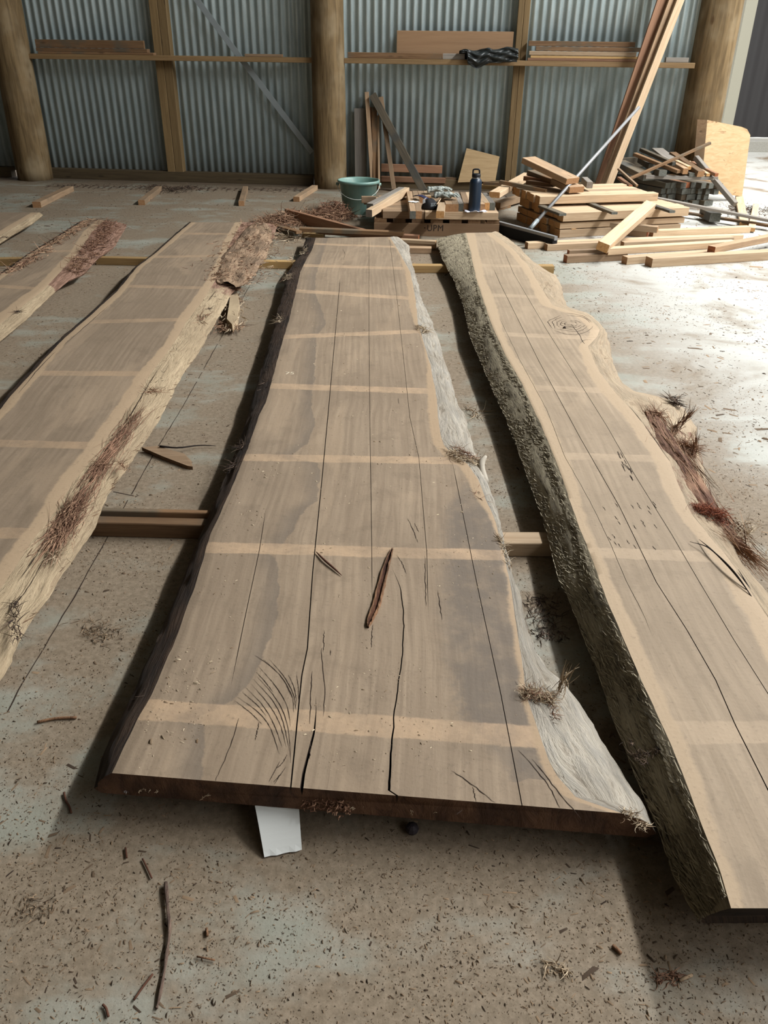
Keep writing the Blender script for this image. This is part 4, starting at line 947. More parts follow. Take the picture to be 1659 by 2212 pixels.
# bottle
bt = P(1024, 456, L2+.003); bo = empty('water_bottle', bt, 'tall dark blue steel bottle with black loop lid on the pallet pile', 'bottle')
M['blue'] = plain('blue_powder_coat', lin(20, 37, 54), .38, .1, .5); M['lid'] = plain('black_bottle_lid', lin(26, 27, 30), .45); M['steel'] = plain('steel_ring', lin(190, 192, 194), .3, .9)
lathe('bottle_body', [(.040, 0), (.0455, .003), (.046, .01), (.046, .205), (.043, .222), (.034, .234), (.031, .238)], M['blue'], bo, 40)
lathe('neck_ring', [(.031, .2375), (.031, .245)], M['steel'], bo, 32)
lathe('lid', [(.032, .2445), (.033, .247), (.033, .266), (.030, .270), (.02, .271)], M['lid'], bo, 32)
tube('carry_loop', curve3([Vector((-.024, 0, .262)), Vector((-.026, 0, .285)), Vector((-.020, 0, .299)), Vector((.014, 0, .300)), Vector((.022, 0, .290)), Vector((.024, 0, .262))], 24), .0062, M['lid'], 8, bo)
# tissue under the bottle
def sheet(name, cx, cy, w, d, z, amp, mat, label, cat, seed=0, rot=0, n_=16):
    V = []; 
    for i in range(n_):
        for j in range(n_):
            a = (i/(n_-1)-.5)*w*(1+.15*math.sin(j*.9+seed)); b = (j/(n_-1)-.5)*d*(1+.2*math.sin(i*.8+seed)); r2 = max(abs(a)/w, abs(b)/d)*2
            V.append((a*math.cos(rot)-b*math.sin(rot), a*math.sin(rot)+b*math.cos(rot), .0006+amp*float(fbm(i*.45+seed, j*.5, 3))*max(0, r2-.35)*1.5))
    F = [(i*n_+j, (i+1)*n_+j, (i+1)*n_+j+1, i*n_+j+1) for i in range(n_-1) for j in range(n_-1)]
    o = mesh_obj(name, V, F, mat, smooth=True); o.location = (cx, cy, z); m_ = o.modifiers.new('t', 'SOLIDIFY'); m_.thickness = .0007; m_.offset = 1
    return tag(o, label, cat)
tq = P(1026, 458, L2); sheet('paper_napkin', tq.x, tq.y-.0, .15, .09, L2+.0006, .022, plain('white_paper', lin(226, 226, 236), .7), 'crumpled white paper under the blue bottle', 'paper', 2, .15)
cq = P(893, 436, L2+.056); sheet('white_card', cq.x+.0, cq.y-.01, .075, .055, L2+.0565, .004, M['card'], 'small white card lying on the pallet pile left of the black cap', 'card', 5, -.6)
# black cap
cpq = P(928, 452, L2-.0); cap = empty('black_cap', (cpq.x, cpq.y+.02, L2), 'rounded black cap with grey emblem and navy strap on the pallet pile', 'cap')
M['felt'] = plain('black_cap_cloth', lin(28, 27, 30), .85); M['navy'] = plain('navy_strap', lin(30, 32, 62), .8); M['white'] = plain('white_patch', lin(210, 210, 212), .7)
V = []; F = []; na, nb = 28, 14
for i in range(nb+1):
    for j in range(na):
        th = PI/2*i/nb; ph = 2*PI*j/na; rr = 1+.06*math.sin(ph*3+.6)+.04*math.cos(ph*5+i*.3); V.append((.066*math.cos(th)*math.cos(ph)*rr, .056*math.cos(th)*math.sin(ph)*rr, .004+.072*math.sin(th)*(1+.06*math.sin(ph*2))))
F = [(i*na+j, i*na+(j+1) % na, (i+1)*na+(j+1) % na, (i+1)*na+j) for i in range(nb) for j in range(na)]+[tuple(range(na-1, -1, -1))]
mesh_obj('crown', V, F, M['felt'], parent=cap, smooth=True)
def ribbon(name, pts, w, t, mat, parent, upv=Vector((0, 0, 1)), n_=18):
    g = curve3(pts, n_); V = []
    for i, p in enumerate(g):
        d = (g[min(i+1, n_-1)]-g[max(i-1, 0)]).normalized(); s = d.cross(upv).normalized(); u = s.cross(d)
        V += [p+s*w/2+u*t/2, p-s*w/2+u*t/2, p-s*w/2-u*t/2, p+s*w/2-u*t/2]
    F = [(4*i+j, 4*i+(j+1) % 4, 4*i+4+(j+1) % 4, 4*i+4+j) for i in range(n_-1) for j in range(4)]+[(3, 2, 1, 0), (4*n_-4, 4*n_-3, 4*n_-2, 4*n_-1)]
    return mesh_obj(name, V, F, mat, parent=parent)
ribbon('strap', [Vector((-.02, .02, .072)), Vector((-.055, .045, .085)), Vector((-.085, .08, .088)), Vector((-.11, .12, .075))], .05, .004, M['navy'], cap)
ribbon('white_band', [Vector((-.046, -.042, .048)), Vector((-.046, -.005, .07)), Vector((-.03, .035, .072))], .02, .002, M['white'], cap, Vector((-.5, 0, .8)))
for k in range(4):
    a = -1.35+.16*k; ribbon('emblem_stroke', [Vector((.012+.012*k, -.052+.004*k, .036)), Vector((.010+.012*k, -.044+.004*k, .050))], .005, .0015, M['galv'], cap, Vector((0, -1, .4)), 4)
ribbon('emblem_bar', [Vector((.006, -.056, .030)), Vector((.05, -.046, .032))], .004, .0015, M['galv'], cap, Vector((0, -1, .4)), 6)
pc = tube('pencil', [P(944,441,L2+.06), P(958,421,L2+.07)], [.0038, .0038], M['pine'], 6); tag(pc, 'pale wooden stick between the black cap and the gloves', 'stick')
# two work gloves
M['glove'] = NB('grey_cotton_glove', .9); _n = M['glove']; _g = _n.noise(_n.co('Object', (1, 1, 1)), 60, 3); _n.col(_n.mix(_n.step(_g, .45, .6), lin(168, 172, 164), lin(96, 102, 98))); _n.bump(_g, .5, .003); M['glove'] = _n.m
def glove(loc, rz, label, curl, seed):
    r = random.Random(seed); g = empty('work_glove', loc, label, 'glove', None, rz)
    def blob(pts, rad, flat=.5, sides=12):
        v, f = tube_data(curve3(pts, 16), np.interp(np.linspace(0, 1, 16), np.linspace(0, 1, len(rad)), rad), sides); return [Vector((p.x, p.y, .004+max(0, p.z)*flat)) for p in v], f
    V, F = blob([Vector((-.10, 0, .03)), Vector((-.05, .004, .034)), Vector((0, 0, .036)), Vector((.03, 0, .03))], [.040, .036, .046, .036], .62)
    for k in range(4):
        y = -.033+.022*k; L = (.055, .075, .08, .065)[k]
        v, f = blob([Vector((.015, y, .03)), Vector((.015+L*.5, y*1.1, .036+curl)), Vector((.015+L, y*1.25-.004, .026))], [.012, .0125, .0125, .008], .7, 8); b = len(V); V += v; F += [tuple(b+x for x in q) for q in f]
    v, f = blob([Vector((-.03, -.03, .028)), Vector((.0, -.058, .03)), Vector((.028, -.066, .022))], [.014, .0135, .012, .008], .7, 8); b = len(V); V += v; F += [tuple(b+x for x in q) for q in f]
    V = [p+Vector((0, 0, .006*float(vnoise(p.x*60+seed, p.y*60)))) for p in V]
    mesh_obj('glove_body', V, F, M['glove'], parent=g, smooth=True)
    v, f = tube_data([Vector((-.108, 0, .024)), Vector((-.088, 0, .024))], [.042, .041], 14); v = [Vector((p.x, p.y, .003+max(0, p.z)*.7)) for p in v]
    mesh_obj('cuff', v, f, M['glove'], parent=g, smooth=True); return g
g1 = P(952, 420, L2+.056); glove((g1.x, g1.y+.05, L2+.058), -.08, 'white grey cotton work glove at the back of the pallet pile', .012, 1)
g2 = P(962, 430, L2+.056); glove((g2.x+.02, g2.y-.01, L2+.058), -.35, 'darker work glove lying in front of the white grey one', .004, 2)

# ------------------------------------------------------------------ sawn timber stack on the right
A = P(1208, 514); B = P(1471, 500); ux = (B-A).normalized(); uy = Vector((-ux.y, ux.x, 0))
Lx = (B-A).length
gS = 'sawn boards in the layered stack behind the squeegee'
def layer(o0, length, z0, h, rows, w, mat, lab, grp, dx=.0):
    for i in range(rows):
        j = random.uniform(-.018, .018) if i else 0; a = A+uy*(w*.5+i*(w+.004)+o0[1])+ux*(o0[0]+j); b = a+ux*(length+random.uniform(-.02, .02))
        a = a.copy(); b = b.copy(); a.z = b.z = z0+h/2
        beam('stack_board', a, b, w, h, mat, lab % ORD[i], 'board', grp)
layer((0, 0), Lx, 0.0, .058, 8, .095, 'pine', 'pale board, %s from the front in the bottom layer of the layered stack', 'bottom layer boards of the stack')
layer((.0, .01), Lx, .064, .045, 8, .095, 'pine', 'pale board, %s from the front in the second layer of the layered stack', 'second layer boards of the stack')
layer((0.01, -.01), Lx+.01, .122, .065, 8, .095, 'pine', 'pale board, %s from the front in the third layer of the layered stack', 'third layer boards of the stack')
A4 = P(1165, 442, .208); B4 = P(1420, 434, .208); u4 = (B4-A4); L4 = u4.length; u4.normalize(); v4 = Vector((-u4.y, u4.x, 0))
for i in range(6):
    a = A4+v4*(.045+i*.094)+u4*(random.uniform(-.02, .02) if i else 0)-u4*(.02*i*0); b = a+u4*(L4-(.0 if i == 0 else random.uniform(0, .05)))
    a.z = b.z = .208+.03; beam('stack_board', a, b, .088, .06, 'pine', 'pale board, %s from the front in the top layer of the layered stack' % ORD[i], 'board', 'top layer boards of the stack')
ZS = .1875
lay('spacer_batten', (1328,458), (1272,436), ZS, .05, .018, 'dark', 'dark spacer batten under the top layer, near the middle of the stack', 'batten')
lay('spacer_batten', (1453,455), (1395,436), ZS, .05, .018, 'dark', 'dark spacer batten under the top layer, at the right of the stack', 'batten')
lay('spacer_batten', (1216,461), (1170,443), ZS, .06, .018, 'dark', 'dark spacer batten at the left front corner of the stack', 'batten')
beam('spacer_batten', A+ux*.12+Vector((0, 0, .061))+uy*.0, A+ux*.12+uy*.75+Vector((0, 0, .061)), .04, .005, 'pine', 'small pale spacer low in the stack near its left corner', 'batten')
# planks tossed on the stack
bq('plank', (1141,345), 7.35, (1237,391), 6.98, .16, .045, 'tan', 'thick plank lying highest on the stack, pointing at the second stud')
bq('plank', (1205,391), 7.20, (1246,410), 6.95, .14, .045, 'tan', 'short thick plank under the highest one on the stack')
bq('plank', (1150,372), 7.5, (1215,397), 7.15, .12, .04, 'brown', 'brown plank in the jumble under the highest plank')
bq('block', (1137,384), 7.45, (1190,391), 7.3, .10, .035, 'red', 'dark reddish block in the jumble on the left of the stack', 'block')
bq('block', (1142,393), 7.35, (1200,399), 7.2, .10, .03, 'brown', 'brown flat block lowest in the jumble on the stack', 'block')
bq('block', (1262,389), 7.3, (1274,400), 7.1, .05, .05, 'grey', 'small grey block behind the short thick plank', 'block')
bq('stick', (1080,393), 7.3, (1180,413), 7.05, .03, .03, 'brown', 'long thin brown stick running onto the left of the stack', 'stick')
bq('board', (1068,421), 7.0, (1141,379), 8.0, .09, .045, 'pine', 'pale board leaning between the bottle and the stack, upper one')
lay('board', (1072,437), (1128,421), .02, .09, .05, 'tan', 'tan board on the floor between the pallet pile and the stack', 'board')
lay('board', (1066,446), (1092,440), .0, .12, .03, 'brown', 'brown board end on the floor behind the squeegee blade', 'board')
lay('board', (1040,398), (1100,404), .04, .05, .04, 'yellow', 'yellowish board on the floor by the wall right of the bottle', 'board')
lay('board', (1045,392), (1130,398), .09, .04, .03, 'brown', 'dark board resting above the yellowish one right of the bottle', 'board')
# tall leaning boards
def tall(pb, pt, w, t, mat, label, off, Yb):
    b = Q(*pb, Yb); tp_ = WP(*pt, off); d = tp_-b; lo = b-d*(b.z-.004)/d.z*1.0; hi = b+d*1.45
    return beam('tall_board', lo, hi, w, t, mat, label, 'board', upv=UPZ)
tall((1296,398), (1431,0), .095, .03, 'red', 'long reddish board leaning to the right on the wall, leftmost of three', .29, 8.30)
tall((1305,398), (1452,0), .065, .04, 'tan', 'long brown board in the middle of the three tall leaning ones', .335, 8.19)
tall((1315,398), (1469,0), .065, .045, 'pine', 'long pale board leaning to the right on the wall, rightmost of three', .38, 8.10)
# squeegee broom
hb = P(1145, 494, .085); ht = Q(1380, 232, 8.0)
sq = empty('floor_squeegee', (hb.x, hb.y, 0), 'wide black floor squeegee with long grey handle leaning on the tall boards', 'squeegee')
M['alu'] = plain('scuffed_grey_handle', lin(150, 150, 150), .45, .4); M['rub'] = plain('black_rubber', lin(24, 24, 25), .8)
tube('handle', [hb-sq.location, ht-sq.location], .0135, M['alu'], 12, sq); tube('ferrule', [hb-sq.location, hb.lerp(ht, .06)-sq.location], .017, M['galv'], 12, sq)
ha = P(1078, 482, .085); hc = P(1201, 515, .085); hd = (hc-ha).normalized()
o = beam('head_bar', ha-sq.location, hc-sq.location, .03, .03, 'grey', parent=sq); o.data = beam_mesh((hc-ha).length, .03, .03, (M['alu'], M['alu']))
o = beam('rubber_blade', ha-sq.location-Vector((0, 0, .045)), hc-sq.location-Vector((0, 0, .045)), .045, .07, 'grey', parent=sq); o.data = beam_mesh((hc-ha).length*.98, .045, .076, (M['rub'], M['rub']))
br = hb.lerp(ht, .12)
for q in (): tube('stay', [q-sq.location, hb.lerp(ht, .03)-sq.location], .005, M['galv'], 6, sq)

# ------------------------------------------------------------------ dark squared stack
D0 = P(1415, 443); D1 = P(1543, 445); du = (D1-D0).normalized(); dn = Vector((-.45, .893, 0))
rowsD = [(.0, 9), (.052, 9), (.105, 9), (.158, 8)]
for ri, (z, n_) in enumerate(rowsD):
    wtot = (D1-D0).length; w = wtot/n_
    for i in range(n_):
        if random.random() < .04: continue
        sft = random.uniform(-.035, .03)-.01*ri; x = D0+du*(w*(i+.5))+du*(.012*(ri % 2))
        a = x+dn*(.0+sft); b = x+dn*(.62+random.uniform(-.05, .02)); a.z = b.z = z+.0255
        mt = 'red' if (ri, i) == (3, 3) else ('brown' if (ri, i) in ((3, 7), (1, 3)) else 'dark')
        lb = 'dark square timber, %s from the left in %s row up of the dark stack' % (ORD[i], ORD[ri])
        if mt == 'dark': beam('square_timber', a, b, w*.94, .049, mt, lb, 'timber', 'dark square timbers by the right pole')
        else: beam('square_timber', a, b, w*.94, .049, mt, {(3, 3): 'reddish ended square timber in the top row of the dark stack', (3, 7): 'brown ended square timber at the top right of the dark stack', (1, 3): 'brown ended square timber in the second lowest row of the dark stack'}[(ri, i)], 'timber')
tt = dict(cat='stick')
bq('stick', (1394,382), 7.98, (1549,385), 7.98, .05, .03, 'grey', 'grey cross batten lying along the top front of the dark stack', **tt)
bq('plank', (1338,352), 8.45, (1402,384), 8.05, .13, .05, 'dark', 'dark plank end at the left of the dark stack')
bq('plank', (1337,352), 8.55, (1390,349), 8.6, .04, .09, 'dark', 'dark board on edge behind the left of the dark stack')
bq('plank', (1388,345), 8.45, (1412,360), 8.2, .1, .05, 'dark', 'short dark plank with pale top on the left of the dark stack')
bq('stick', (1371,333), 8.35, (1466,371), 7.95, .05, .028, 'brown', 'brown lath crossing the dark stack, front one of two parallel', **tt)
bq('stick', (1385,323), 8.5, (1456,354), 8.1, .045, .03, 'dark', 'dark lath crossing the dark stack, rear one of two parallel', **tt)
bq('board', (1420,322), 8.6, (1452,347), 8.2, .11, .02, 'grey', 'pale grey board end rising at the back of the dark stack')
bq('stick', (1452,334), 8.4, (1514,376), 7.92, .07, .05, 'brown', 'brown beam with orange end on top of the dark stack', end='tan_end', **tt)
bq('stick', (1456,347), 8.25, (1489,363), 8.0, .04, .03, 'pine', 'short pale lath on top of the dark stack', **tt)
bq('stick', (1455,355), 8.2, (1481,370), 7.95, .05, .05, 'tan', 'short tan block end beside the brown beam', **tt)
bq('stick', (1420,371), 8.1, (1432,374), 7.92, .07, .05, 'dark', 'dark grey block end above the cross batten', end='dark_end', **tt)
bq('stick', (1486,372), 8.1, (1496,378), 7.95, .06, .035, 'dark', 'small dark block end right of the tan block', **tt)
bq('stick', (1495,352), 8.3, (1548,378), 7.9, .035, .03, 'red', 'reddish lath at the right of the dark stack pointing to the slab', **tt)
bq('stick', (1487,350), 8.35, (1530,378), 7.95, .035, .025, 'pine', 'pale lath beside the reddish one at the right of the dark stack', **tt)
bq('stick', (1503,340), 8.2, (1588,441), 7.75, .05, .04, 'grey', 'long grey batten leaning down in front of the big upright slab', **tt)
bq('stick', (1361,386), 7.9, (1534,309), 8.12, .032, .022, 'brown', 'long thin lath sloping up from the stack to the big upright slab', **tt)
bq('stick', (1336,365), 8.0, (1376,401), 7.75, .025, .018, 'tan', 'thin tan stick crossing the foot of the long sloping lath', **tt)
bq('stick', (1337,384), 8.1, (1362,402), 7.9, .04, .02, 'red', 'reddish stick end behind the top of the pale stack', **tt)
# big upright slab
def prism(name, front, back_off, mats, label, cat):
    c = sum(front, Vector())/len(front); n_ = len(front); V = [p-c for p in front]+[p+back_off-c for p in front]
    F = [tuple(range(n_)), tuple(range(2*n_-1, n_-1, -1))]+[(i, n_+i, n_+(i+1) % n_, (i+1) % n_) for i in range(n_)]
    o = mesh_obj(name, V, F, mats, [0, 0]+[1]*n_); o.location = c; bmfix(o); return tag(o, label, cat)
def bigslab_mat():
    n = NB('upright_slab_face', .7); g = n.noise(n.co('Object', (2, 9, 12)), 3, 5, .6, .8); big = n.noise(n.co('Object', (3, 3, 6)), 2, 4, .7, 1)
    c = n.mix(n.step(g, .3, .7), lin(190, 158, 116), lin(206, 178, 138)); d = n.math('MULTIPLY', n.step(big, .56, .66), n.step(g, .45, .6)); c = n.mix(d, c, lin(120, 74, 40))
    n.col(c); n.bump(g, .2, .004); return n.m
M['bigslab'] = bigslab_mat()
fr = [Q(1528,259,8.42), Q(1602,274,8.50), Q(1614,279,8.51), Q(1621,292,8.52), Q(1603,424,8.50), Q(1514,416,8.36)]
prism('upright_slab', fr, Vector((-.075, .055, 0)), [M['bigslab'], M['tan']], 'big pale slab offcut standing upright against the right pole', 'slab')

# ------------------------------------------------------------------ loose timbers on the floor, right
Lz = [
 ((1138,523), (1602,506), 0, .06, .045, 'pine', 'longest pinkish timber of the loose heap, starting nearest the squeegee'),
 ((1180,527), (1420,517), 0, .055, .045, 'pine', 'second timber of the loose heap from the squeegee, slightly right of the longest'),
 ((1228,540), (1300,537), 0, .04, .03, 'tan', 'thin timber end peeping out behind the front left timber of the heap'),
 ((1222,551), (1352,545), 0, .06, .05, 'tan', 'front left timber of the loose heap, under the diagonal beam'),
 ((1350,554), (1545,540), 0, .065, .05, 'pine', 'timber of the loose heap just left of the frontmost one'),
 ((1403,556), (1720,537), 0, .085, .06, 'pine', 'frontmost large timber of the loose heap, running out of the picture'),
 ((1310,535), (1585,519), .046, .065, .045, 'pine', 'broad timber lying on top in the middle of the loose heap'),
 ((1345,522), (1582,511), .046, .05, .04, 'pine', 'slim timber on top of the loose heap behind the broad one'),
 ((1538,532), (1700,500), .052, .06, .045, 'tan', 'dark ended timber on the right of the heap, running out of the picture'),
 ((1408,497), (1618,488), .0, .06, .05, 'pine', 'timber at the back of the loose heap, right of the stack'),
 ((1303,478), (1422,489), .05, .06, .045, 'pine', 'short timber against the stack front, upper one'),
 ((1279,484), (1400,499), .0, .06, .05, 'tan', 'short timber against the stack front, lower one'),
 ((1257,494), (1290,497), .0, .05, .03, 'tan', 'small timber end at the foot of the stack front'),
]
for (pa, pb, z, w, h, mt, lb) in Lz: lay('loose_timber', pa, pb, z, w, h, mt, lb, end='red_end' if mt == 'tan' else 'tan_end')
da = P(1302, 534, .105); db = P(1404, 444, .225)
beam('diagonal_beam', da, db, .085, .06, 'pine', 'bright pale beam lying diagonally across the loose heap and the stack', 'timber', roll=.25)
beam('long_lath', P(1420,429,.18), P(1665,477,.07), .055, .022, 'grey', 'long grey lath from the top of the stack to the right edge', 'lath')
beam('long_lath', P(1476,459,.04), P(1665,488,.04), .05, .02, 'brown', 'brown lath below the long grey one at the right edge', 'lath')
bq('block', (1522,460), 7.5, (1545,470), 7.2, .09, .07, 'dark', 'dark block supporting the long grey lath', 'block', end='dark_end')
lay('loose_timber', (1608,480), (1597,421), .01, .07, .03, 'pine', 'pale board pointing away from the camera in front of the upright slab', 'timber')
lay('loose_timber', (1624,492), (1634,440), .01, .055, .03, 'pine', 'second pale board pointing away, nearest the right edge', 'timber')
# ------------------------------------------------------------------ boards at the left of the pallet
lay('floor_board', (545,477), (640,501), .03, .05, .03, 'dark', 'dark board slanting behind the torn bark of the left slab', 'board')
lay('floor_board', (592,484), (646,499), .05, .05, .02, 'brown', 'thin brown board on the dark slanting one', 'board')
beam('floor_board', P(618,450,.095)-Vector((0, 0, .045)), P(790,497,.07)-Vector((0, 0, .04)), .035, .085, 'red', 'reddish board standing on edge left of the pallet', 'board')
lay('floor_board', (648,491), (872,500), .05, .06, .03, 'brown', 'long brown board lying behind the far end of the central slab', 'board')
lay('floor_board', (690,496), (905,508), .025, .06, .03, 'red', 'long reddish board just in front of the brown one behind the central slab', 'board')
lay('floor_board', (655,503), (700,505), .0, .06, .03, 'yellow', 'yellowish board end under the long boards near the grey bark corner', 'board')
lay('floor_board', (850,515), (942,520), .04, .05, .025, 'pine', 'pale thin board beside the far right corner of the central slab', 'board')
lay('floor_board', (860,523), (942,527), .01, .05, .03, 'tan', 'tan thin board below the pale one at the far corner of the central slab', 'board')
lay('floor_board', (880,533), (932,534), .0, .07, .04, 'tan', 'short orange brown block between the far ends of the two large slabs', 'block')
# ------------------------------------------------------------------ bark heap, sticks, litter
hp_ = fibres('bark_heap', [P(560,500), P(620,480), P(700,475), P(760,480)], 1500, .09, .22, .09, .0036, .8, M['fibre'], lift=0, seed=91, follow=.3, kind='stuff')
tag(hp_, 'heap of reddish bark shreds on the floor left of the pallet', 'bark shreds')
h2 = fibres('bark_heap', [P(695,472), P(725,466), P(742,474)], 900, .06, .12, .13, .0034, .9, M['fibre_red'], lift=0, seed=92, follow=.2, kind='stuff')
tag(h2, 'small mound of red bark shreds in front of the bucket', 'bark shreds')
h3 = fibres('bark_shreds', [P(600,520), P(640,512), P(670,505)], 220, .06, .12, .03, .0028, .8, M['fibre_pale'], lift=0, seed=93, follow=.3, kind='stuff')
tag(h3, 'pale fibrous shreds beside the grey far corner of the central slab', 'bark shreds')
h4 = fibres('leaf_litter', [P(325,404), P(375,414), P(420,404)], 500, .05, .16, .03, .0026, .9, M['fibre_dark'], lift=0, seed=94, follow=.2, kind='stuff')
tag(h4, 'dark clump of leaf litter on the floor below the first wall stud', 'litter')
h5 = fibres('wall_litter', [P(110,402), P(400,408), P(680,412)], 900, .05, .14, .01, .002, .7, M['fibre_dark'], lift=0, seed=95, follow=.7, kind='stuff')
tag(h5, 'scattered dark litter along the foot of the left wall', 'litter')
h6 = fibres('bark_litter', [P(1575,455), P(1620,458), P(1659,452)], 420, .05, .35, .02, .0028, .9, M['fibre_dark'], lift=0, seed=96, follow=.2, kind='stuff')
tag(h6, 'brown bark litter on the bright floor at the right edge', 'litter')
# fallen bark block hanging by the left slab
fb = empty('bark_chunk', P(500, 690), 'pale splintered bark chunk lying on the floor right of the left slab', 'bark chunk')
pts = [(498,645),(516,640),(519,670),(514,705),(503,716),(490,702),(495,670)]
pp = [P(*q, .02)-fb.location for q in pts]; V = [p+Vector((0, 0, .0)) for p in pp]+[p*0.9+Vector((0, 0, .03)) for p in pp]; n_ = len(pp)
mesh_obj('chunk_body', V, [tuple(range(n_-1, -1, -1)), tuple(range(n_, 2*n_))]+[(i, (i+1) % n_, n_+(i+1) % n_, n_+i) for i in range(n_)], M['flank_left'], parent=fb)
pf(fb, [P(505,645,.03), P(508,680,.035), P(502,715,.02)], 160, .09, .06, .012, .0022, .2, M['fibre_pale'], seed=97)
pf(fb, [P(500,640,.03), P(515,655,.02)], 70, .07, .04, .012, .002, .8, M['fibre'], seed=98)
pf(fb, [P(485,700,.01), P(505,715,.02)], 120, .07, .08, .012, .002, .8, M['fibre'], seed=99)
# wedge of bark and twig in the left gap
wd_ = prism('wood_wedge', [P(306,966,.018), P(340,963,.018), P(398,980,.02), P(414,996,.015), P(416,1008,.012), P(405,1006,.014), P(350,985,.016)], Vector((0, 0, -.014)), [M['tan'], M['brown']], 'flat split wedge of wood on the floor between the left and central slabs', 'wood wedge')
tw = tube('twig', curve3([P(345,964,.022), P(385,967,.02), P(430,962,.012), P(466,963,.008)], 14), [.004,.004,.0035,.003,.003,.003,.0028,.0026,.0024,.0022,.002,.0018,.0014,.001], M['fibre_dark'], 7); tag(tw, 'thin dark twig beside the split wedge of wood', 'twig')
M['stick'] = flank_mat('bare_stick', lin(118, 96, 84), lin(138, 116, 100), lin(80, 62, 54), scale=3)
st = tube('curved_stick', curve3([P(358,1906,.007), P(362,1960,.007), P(366,2010,.006), P(360,2060,.006), P(353,2110,.005), P(342,2165,.004), P(338,2178,.003)], 40), [.0033+.0006*math.sin(i*.7)-.00003*i for i in range(40)], M['stick'], 8); tag(st, 'long curved bare stick on the floor near the bottom left', 'stick')
def small_stick(ln, r, mat, label, cat='twig', z=.004):
    r *= .62; o = tube('twig', curve3([P(*q, z) for q in ln], 8) if len(ln) > 2 else [P(*ln[0], z), P(*ln[1], z)], r, mat, 6); return tag(o, label, cat)
small_stick([(138,1712), (143,1730), (150,1742), (154,1756)], .0035, M['fibre'], 'short dark crooked twig left of the near corner of the central slab')
small_stick([(308,1855), (317,1873), (328,1897)], .003, M['fibre_red'], 'short reddish splinter above the top of the long curved stick')
small_stick([(271,1831), (274,1853)], .003, M['fibre'], 'tiny brown splinter up and left of the reddish splinter')
small_stick([(222,2170), (229,2178), (234,2196)], .0035, M['fibre_red'], 'small dark red chip near the bottom edge, left of the stick')
small_stick([(330,2104), (310,2130), (289,2160)], .003, M['fibre'], 'thin splinter lying beside the lower part of the long curved stick')
small_stick([(446,2005), (448,2022)], .004, M['rim'], 'small tan chip right of the long curved stick')
small_stick([(425,2066), (464,2074)], .0025, M['rim'], 'thin pale twig right of the long curved stick')
small_stick([(80,1560), (120,1552), (165,1550)], .005, M['rim'], 'pale curl of bark on the floor at the left edge')
small_stick([(1323,2042), (1332,2050), (1342,2060)], .005, M['rim'], 'pale stubby chip on the floor below the near end of the right slab')
small_stick([(1468,2118), (1495,2106)], .0045, M['pine'], 'bright yellow wood chip near the bottom right')
stn = bpy.data.objects
bs = lathe('dark_stone', [(.002, 0), (.010, .002), (.013, .009), (.011, .016), (.004, .02)], plain('dark_lump', lin(46, 40, 44), .6), n=9, loc=P(890, 1797), smooth=False); tag(bs, 'small dark lump on the floor in front of the near end of the central slab', 'lump')
f1 = fibres('fibre_curl', [P(1175,2088), P(1205,2092), P(1230,2110)], 46, .02, .012, .006, .0014, .8, M['fibre_pale'], lift=0, seed=101, kind='stuff'); tag(f1, 'pale curl of fibre on the floor at the bottom centre right', 'fibre')
f2 = fibres('fibre_curl', [P(1420,2112), P(1470,2112)], 50, .02, .012, .006, .0013, .8, M['fibre_red'], lift=0, seed=102, kind='stuff'); tag(f2, 'reddish shreds beside the bright yellow wood chip', 'fibre')
f3 = fibres('fibre_curl', [P(55,1990), P(70,1960), P(85,1930)], 80, .016, .05, .004, .001, .8, M['chips'], lift=0, seed=103, kind='stuff'); tag(f3, 'brown shreds on the floor at the far left near the bottom', 'fibre')
f4 = fibres('fibre_curl', [P(195,1382), P(215,1370), P(240,1352)], 110, .028, .07, .006, .0011, .9, M['chips'], lift=0, seed=104, kind='stuff'); tag(f4, 'clump of bark shreds on the floor left of the central slab shadow', 'fibre')
f5 = fibres('fibre_curl', [P(1012,885), P(1030,905)], 30, .09, .03, .01, .0014, .8, M['fibre_pale'], lift=0, seed=105, kind='stuff'); tag(f5, 'pale curled fibres on the floor in the gap between the large slabs', 'fibre')
f6 = fibres('fibre_curl', [P(1160,1290), P(1175,1340), P(1185,1390)], 200, .035, .05, .006, .0013, .8, M['fibre_dark'], lift=0, seed=106, kind='stuff'); tag(f6, 'dark shreds on the floor in the gap left of the right slab', 'fibre')

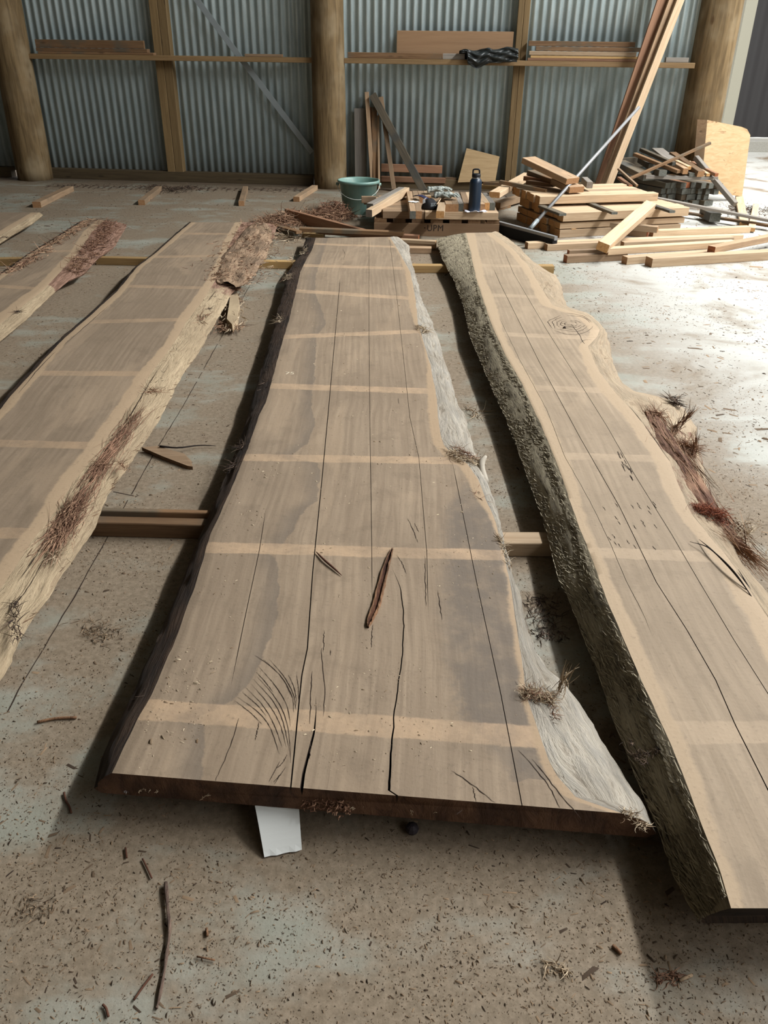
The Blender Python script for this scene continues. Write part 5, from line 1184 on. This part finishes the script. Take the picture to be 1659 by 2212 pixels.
def litter(name, n_, xr, yr, size, flat, label, cat, mat, clump, thr, seed, on=0.0, curl=False, inside=None, pw=1.0):
    g = np.random.default_rng(seed); k = int(n_*4)
    u = g.random(k); x = g.uniform(xr[0], xr[1], k); y = (yr[0]**(1-pw)+u*(yr[1]**(1-pw)-yr[0]**(1-pw)))**(1/(1-pw)) if pw != 1 else yr[0]*(yr[1]/yr[0])**u
    keep = fbm(x*clump, y*clump, 4)+g.normal(0, .035, k) > thr
    if inside is not None: keep &= inside(x, y)
    x = x[keep][:n_]; y = y[keep][:n_]; k = len(x)
    L = size*g.lognormal(0, .55, k)*(1+.10*y); w = L*g.uniform(.10, .36, k); h = L*flat*g.uniform(.4, 1, k)+.0004; a = g.uniform(0, PI, k)
    ca, sa_ = np.cos(a), np.sin(a); loc = np.array([(-.5, -.5, 0), (.5, -.35, 0), (.45, .5, 0), (-.4, .45, 0), (-.1, 0, 1), (.3, .05, .8)])
    lx = loc[None, :, 0]*L[:, None]*(1+g.uniform(-.2, .2, (k, 6))); ly = loc[None, :, 1]*w[:, None]*(1+g.uniform(-.4, .4, (k, 6))); lz = loc[None, :, 2]*h[:, None]
    lz[:, 1] += h*g.uniform(0, .7, k)
    Vx = x[:, None]+lx*ca[:, None]-ly*sa_[:, None]; Vy = y[:, None]+lx*sa_[:, None]+ly*ca[:, None]; Vz = on+.0003+lz
    V = np.stack([Vx, Vy, Vz], -1).reshape(-1, 3); fc = np.array([(0, 1, 5), (0, 5, 4), (1, 2, 5), (2, 3, 4), (2, 4, 5), (3, 0, 4)])
    F = (fc[None]+(np.arange(k)*6)[:, None, None]).reshape(-1, 3)
    me = bpy.data.meshes.new(name); me.vertices.add(len(V)); me.vertices.foreach_set('co', V.ravel()); me.loops.add(F.size); me.loops.foreach_set('vertex_index', F.ravel().astype(np.int32))
    me.polygons.add(len(F)); me.polygons.foreach_set('loop_start', np.arange(0, F.size, 3, dtype=np.int32)); me.materials.append(mat)
    at = me.attributes.new('tone', 'FLOAT', 'POINT'); at.data.foreach_set('value', np.repeat(g.random(k), 6).astype(np.float32)); me.update(calc_edges=True); me.validate()
    o = link(bpy.data.objects.new(name, me)); return tag(o, label, cat, kind='stuff')
litter('wood_chips', 130000, (-3.8, 3.6), (.25, 8.6), .0030, .25, 'brown wood chips and dust scattered all over the concrete floor', 'wood chips', M['chips'], 2.6, .44, 1)
litter('fine_chips', 90000, (-1.6, 1.9), (.25, 2.6), .0019, .4, 'finer dark sawdust crumbs on the floor near the camera', 'sawdust', M['chips'], 5, .38, 2)
litter('scattered_shreds', 2600, (1.2, 3.9), (2.2, 7.5), .0085, .08, 'thin dark bark shreds on the bright floor beyond the right slab', 'shreds', M['chips'], 1.6, .46, 8)
litter('long_shavings', 5000, (-3.8, 4.2), (.3, 8.5), .010, .08, 'longer thin bark shreds scattered on the concrete floor', 'shreds', M['chips'], 1.9, .50, 3)
xlc = lambda y: np.interp(y, [P(*q, ZC).y for q in TLc], [P(*q, ZC).x for q in TLc]); xrc = lambda y: np.interp(y, [P(*q, ZC).y for q in TRc], [P(*q, ZC).x for q in TRc])
litter('slab_dust', 1500, (-.6, .5), (1.08, 5.2), .0022, .3, 'pale crumbs lying on top of the central slab', 'sawdust', fib('pale_crumbs', lin(120, 98, 72), lin(214, 196, 166)), 4, .5, 4, ZC, inside=lambda x, y: (x > xlc(y)+.02) & (x < xrc(y)-.03))
litter('slab_dust', 400, (-.6, -.2), (1.15, 2.4), .0032, .3, 'cluster of pale sawdust crumbs at the left edge of the central slab', 'sawdust', M['fibre_pale'], 6, .5, 5, ZC, inside=lambda x, y: (x > xlc(y)+.01) & (x < xlc(y)+.14))
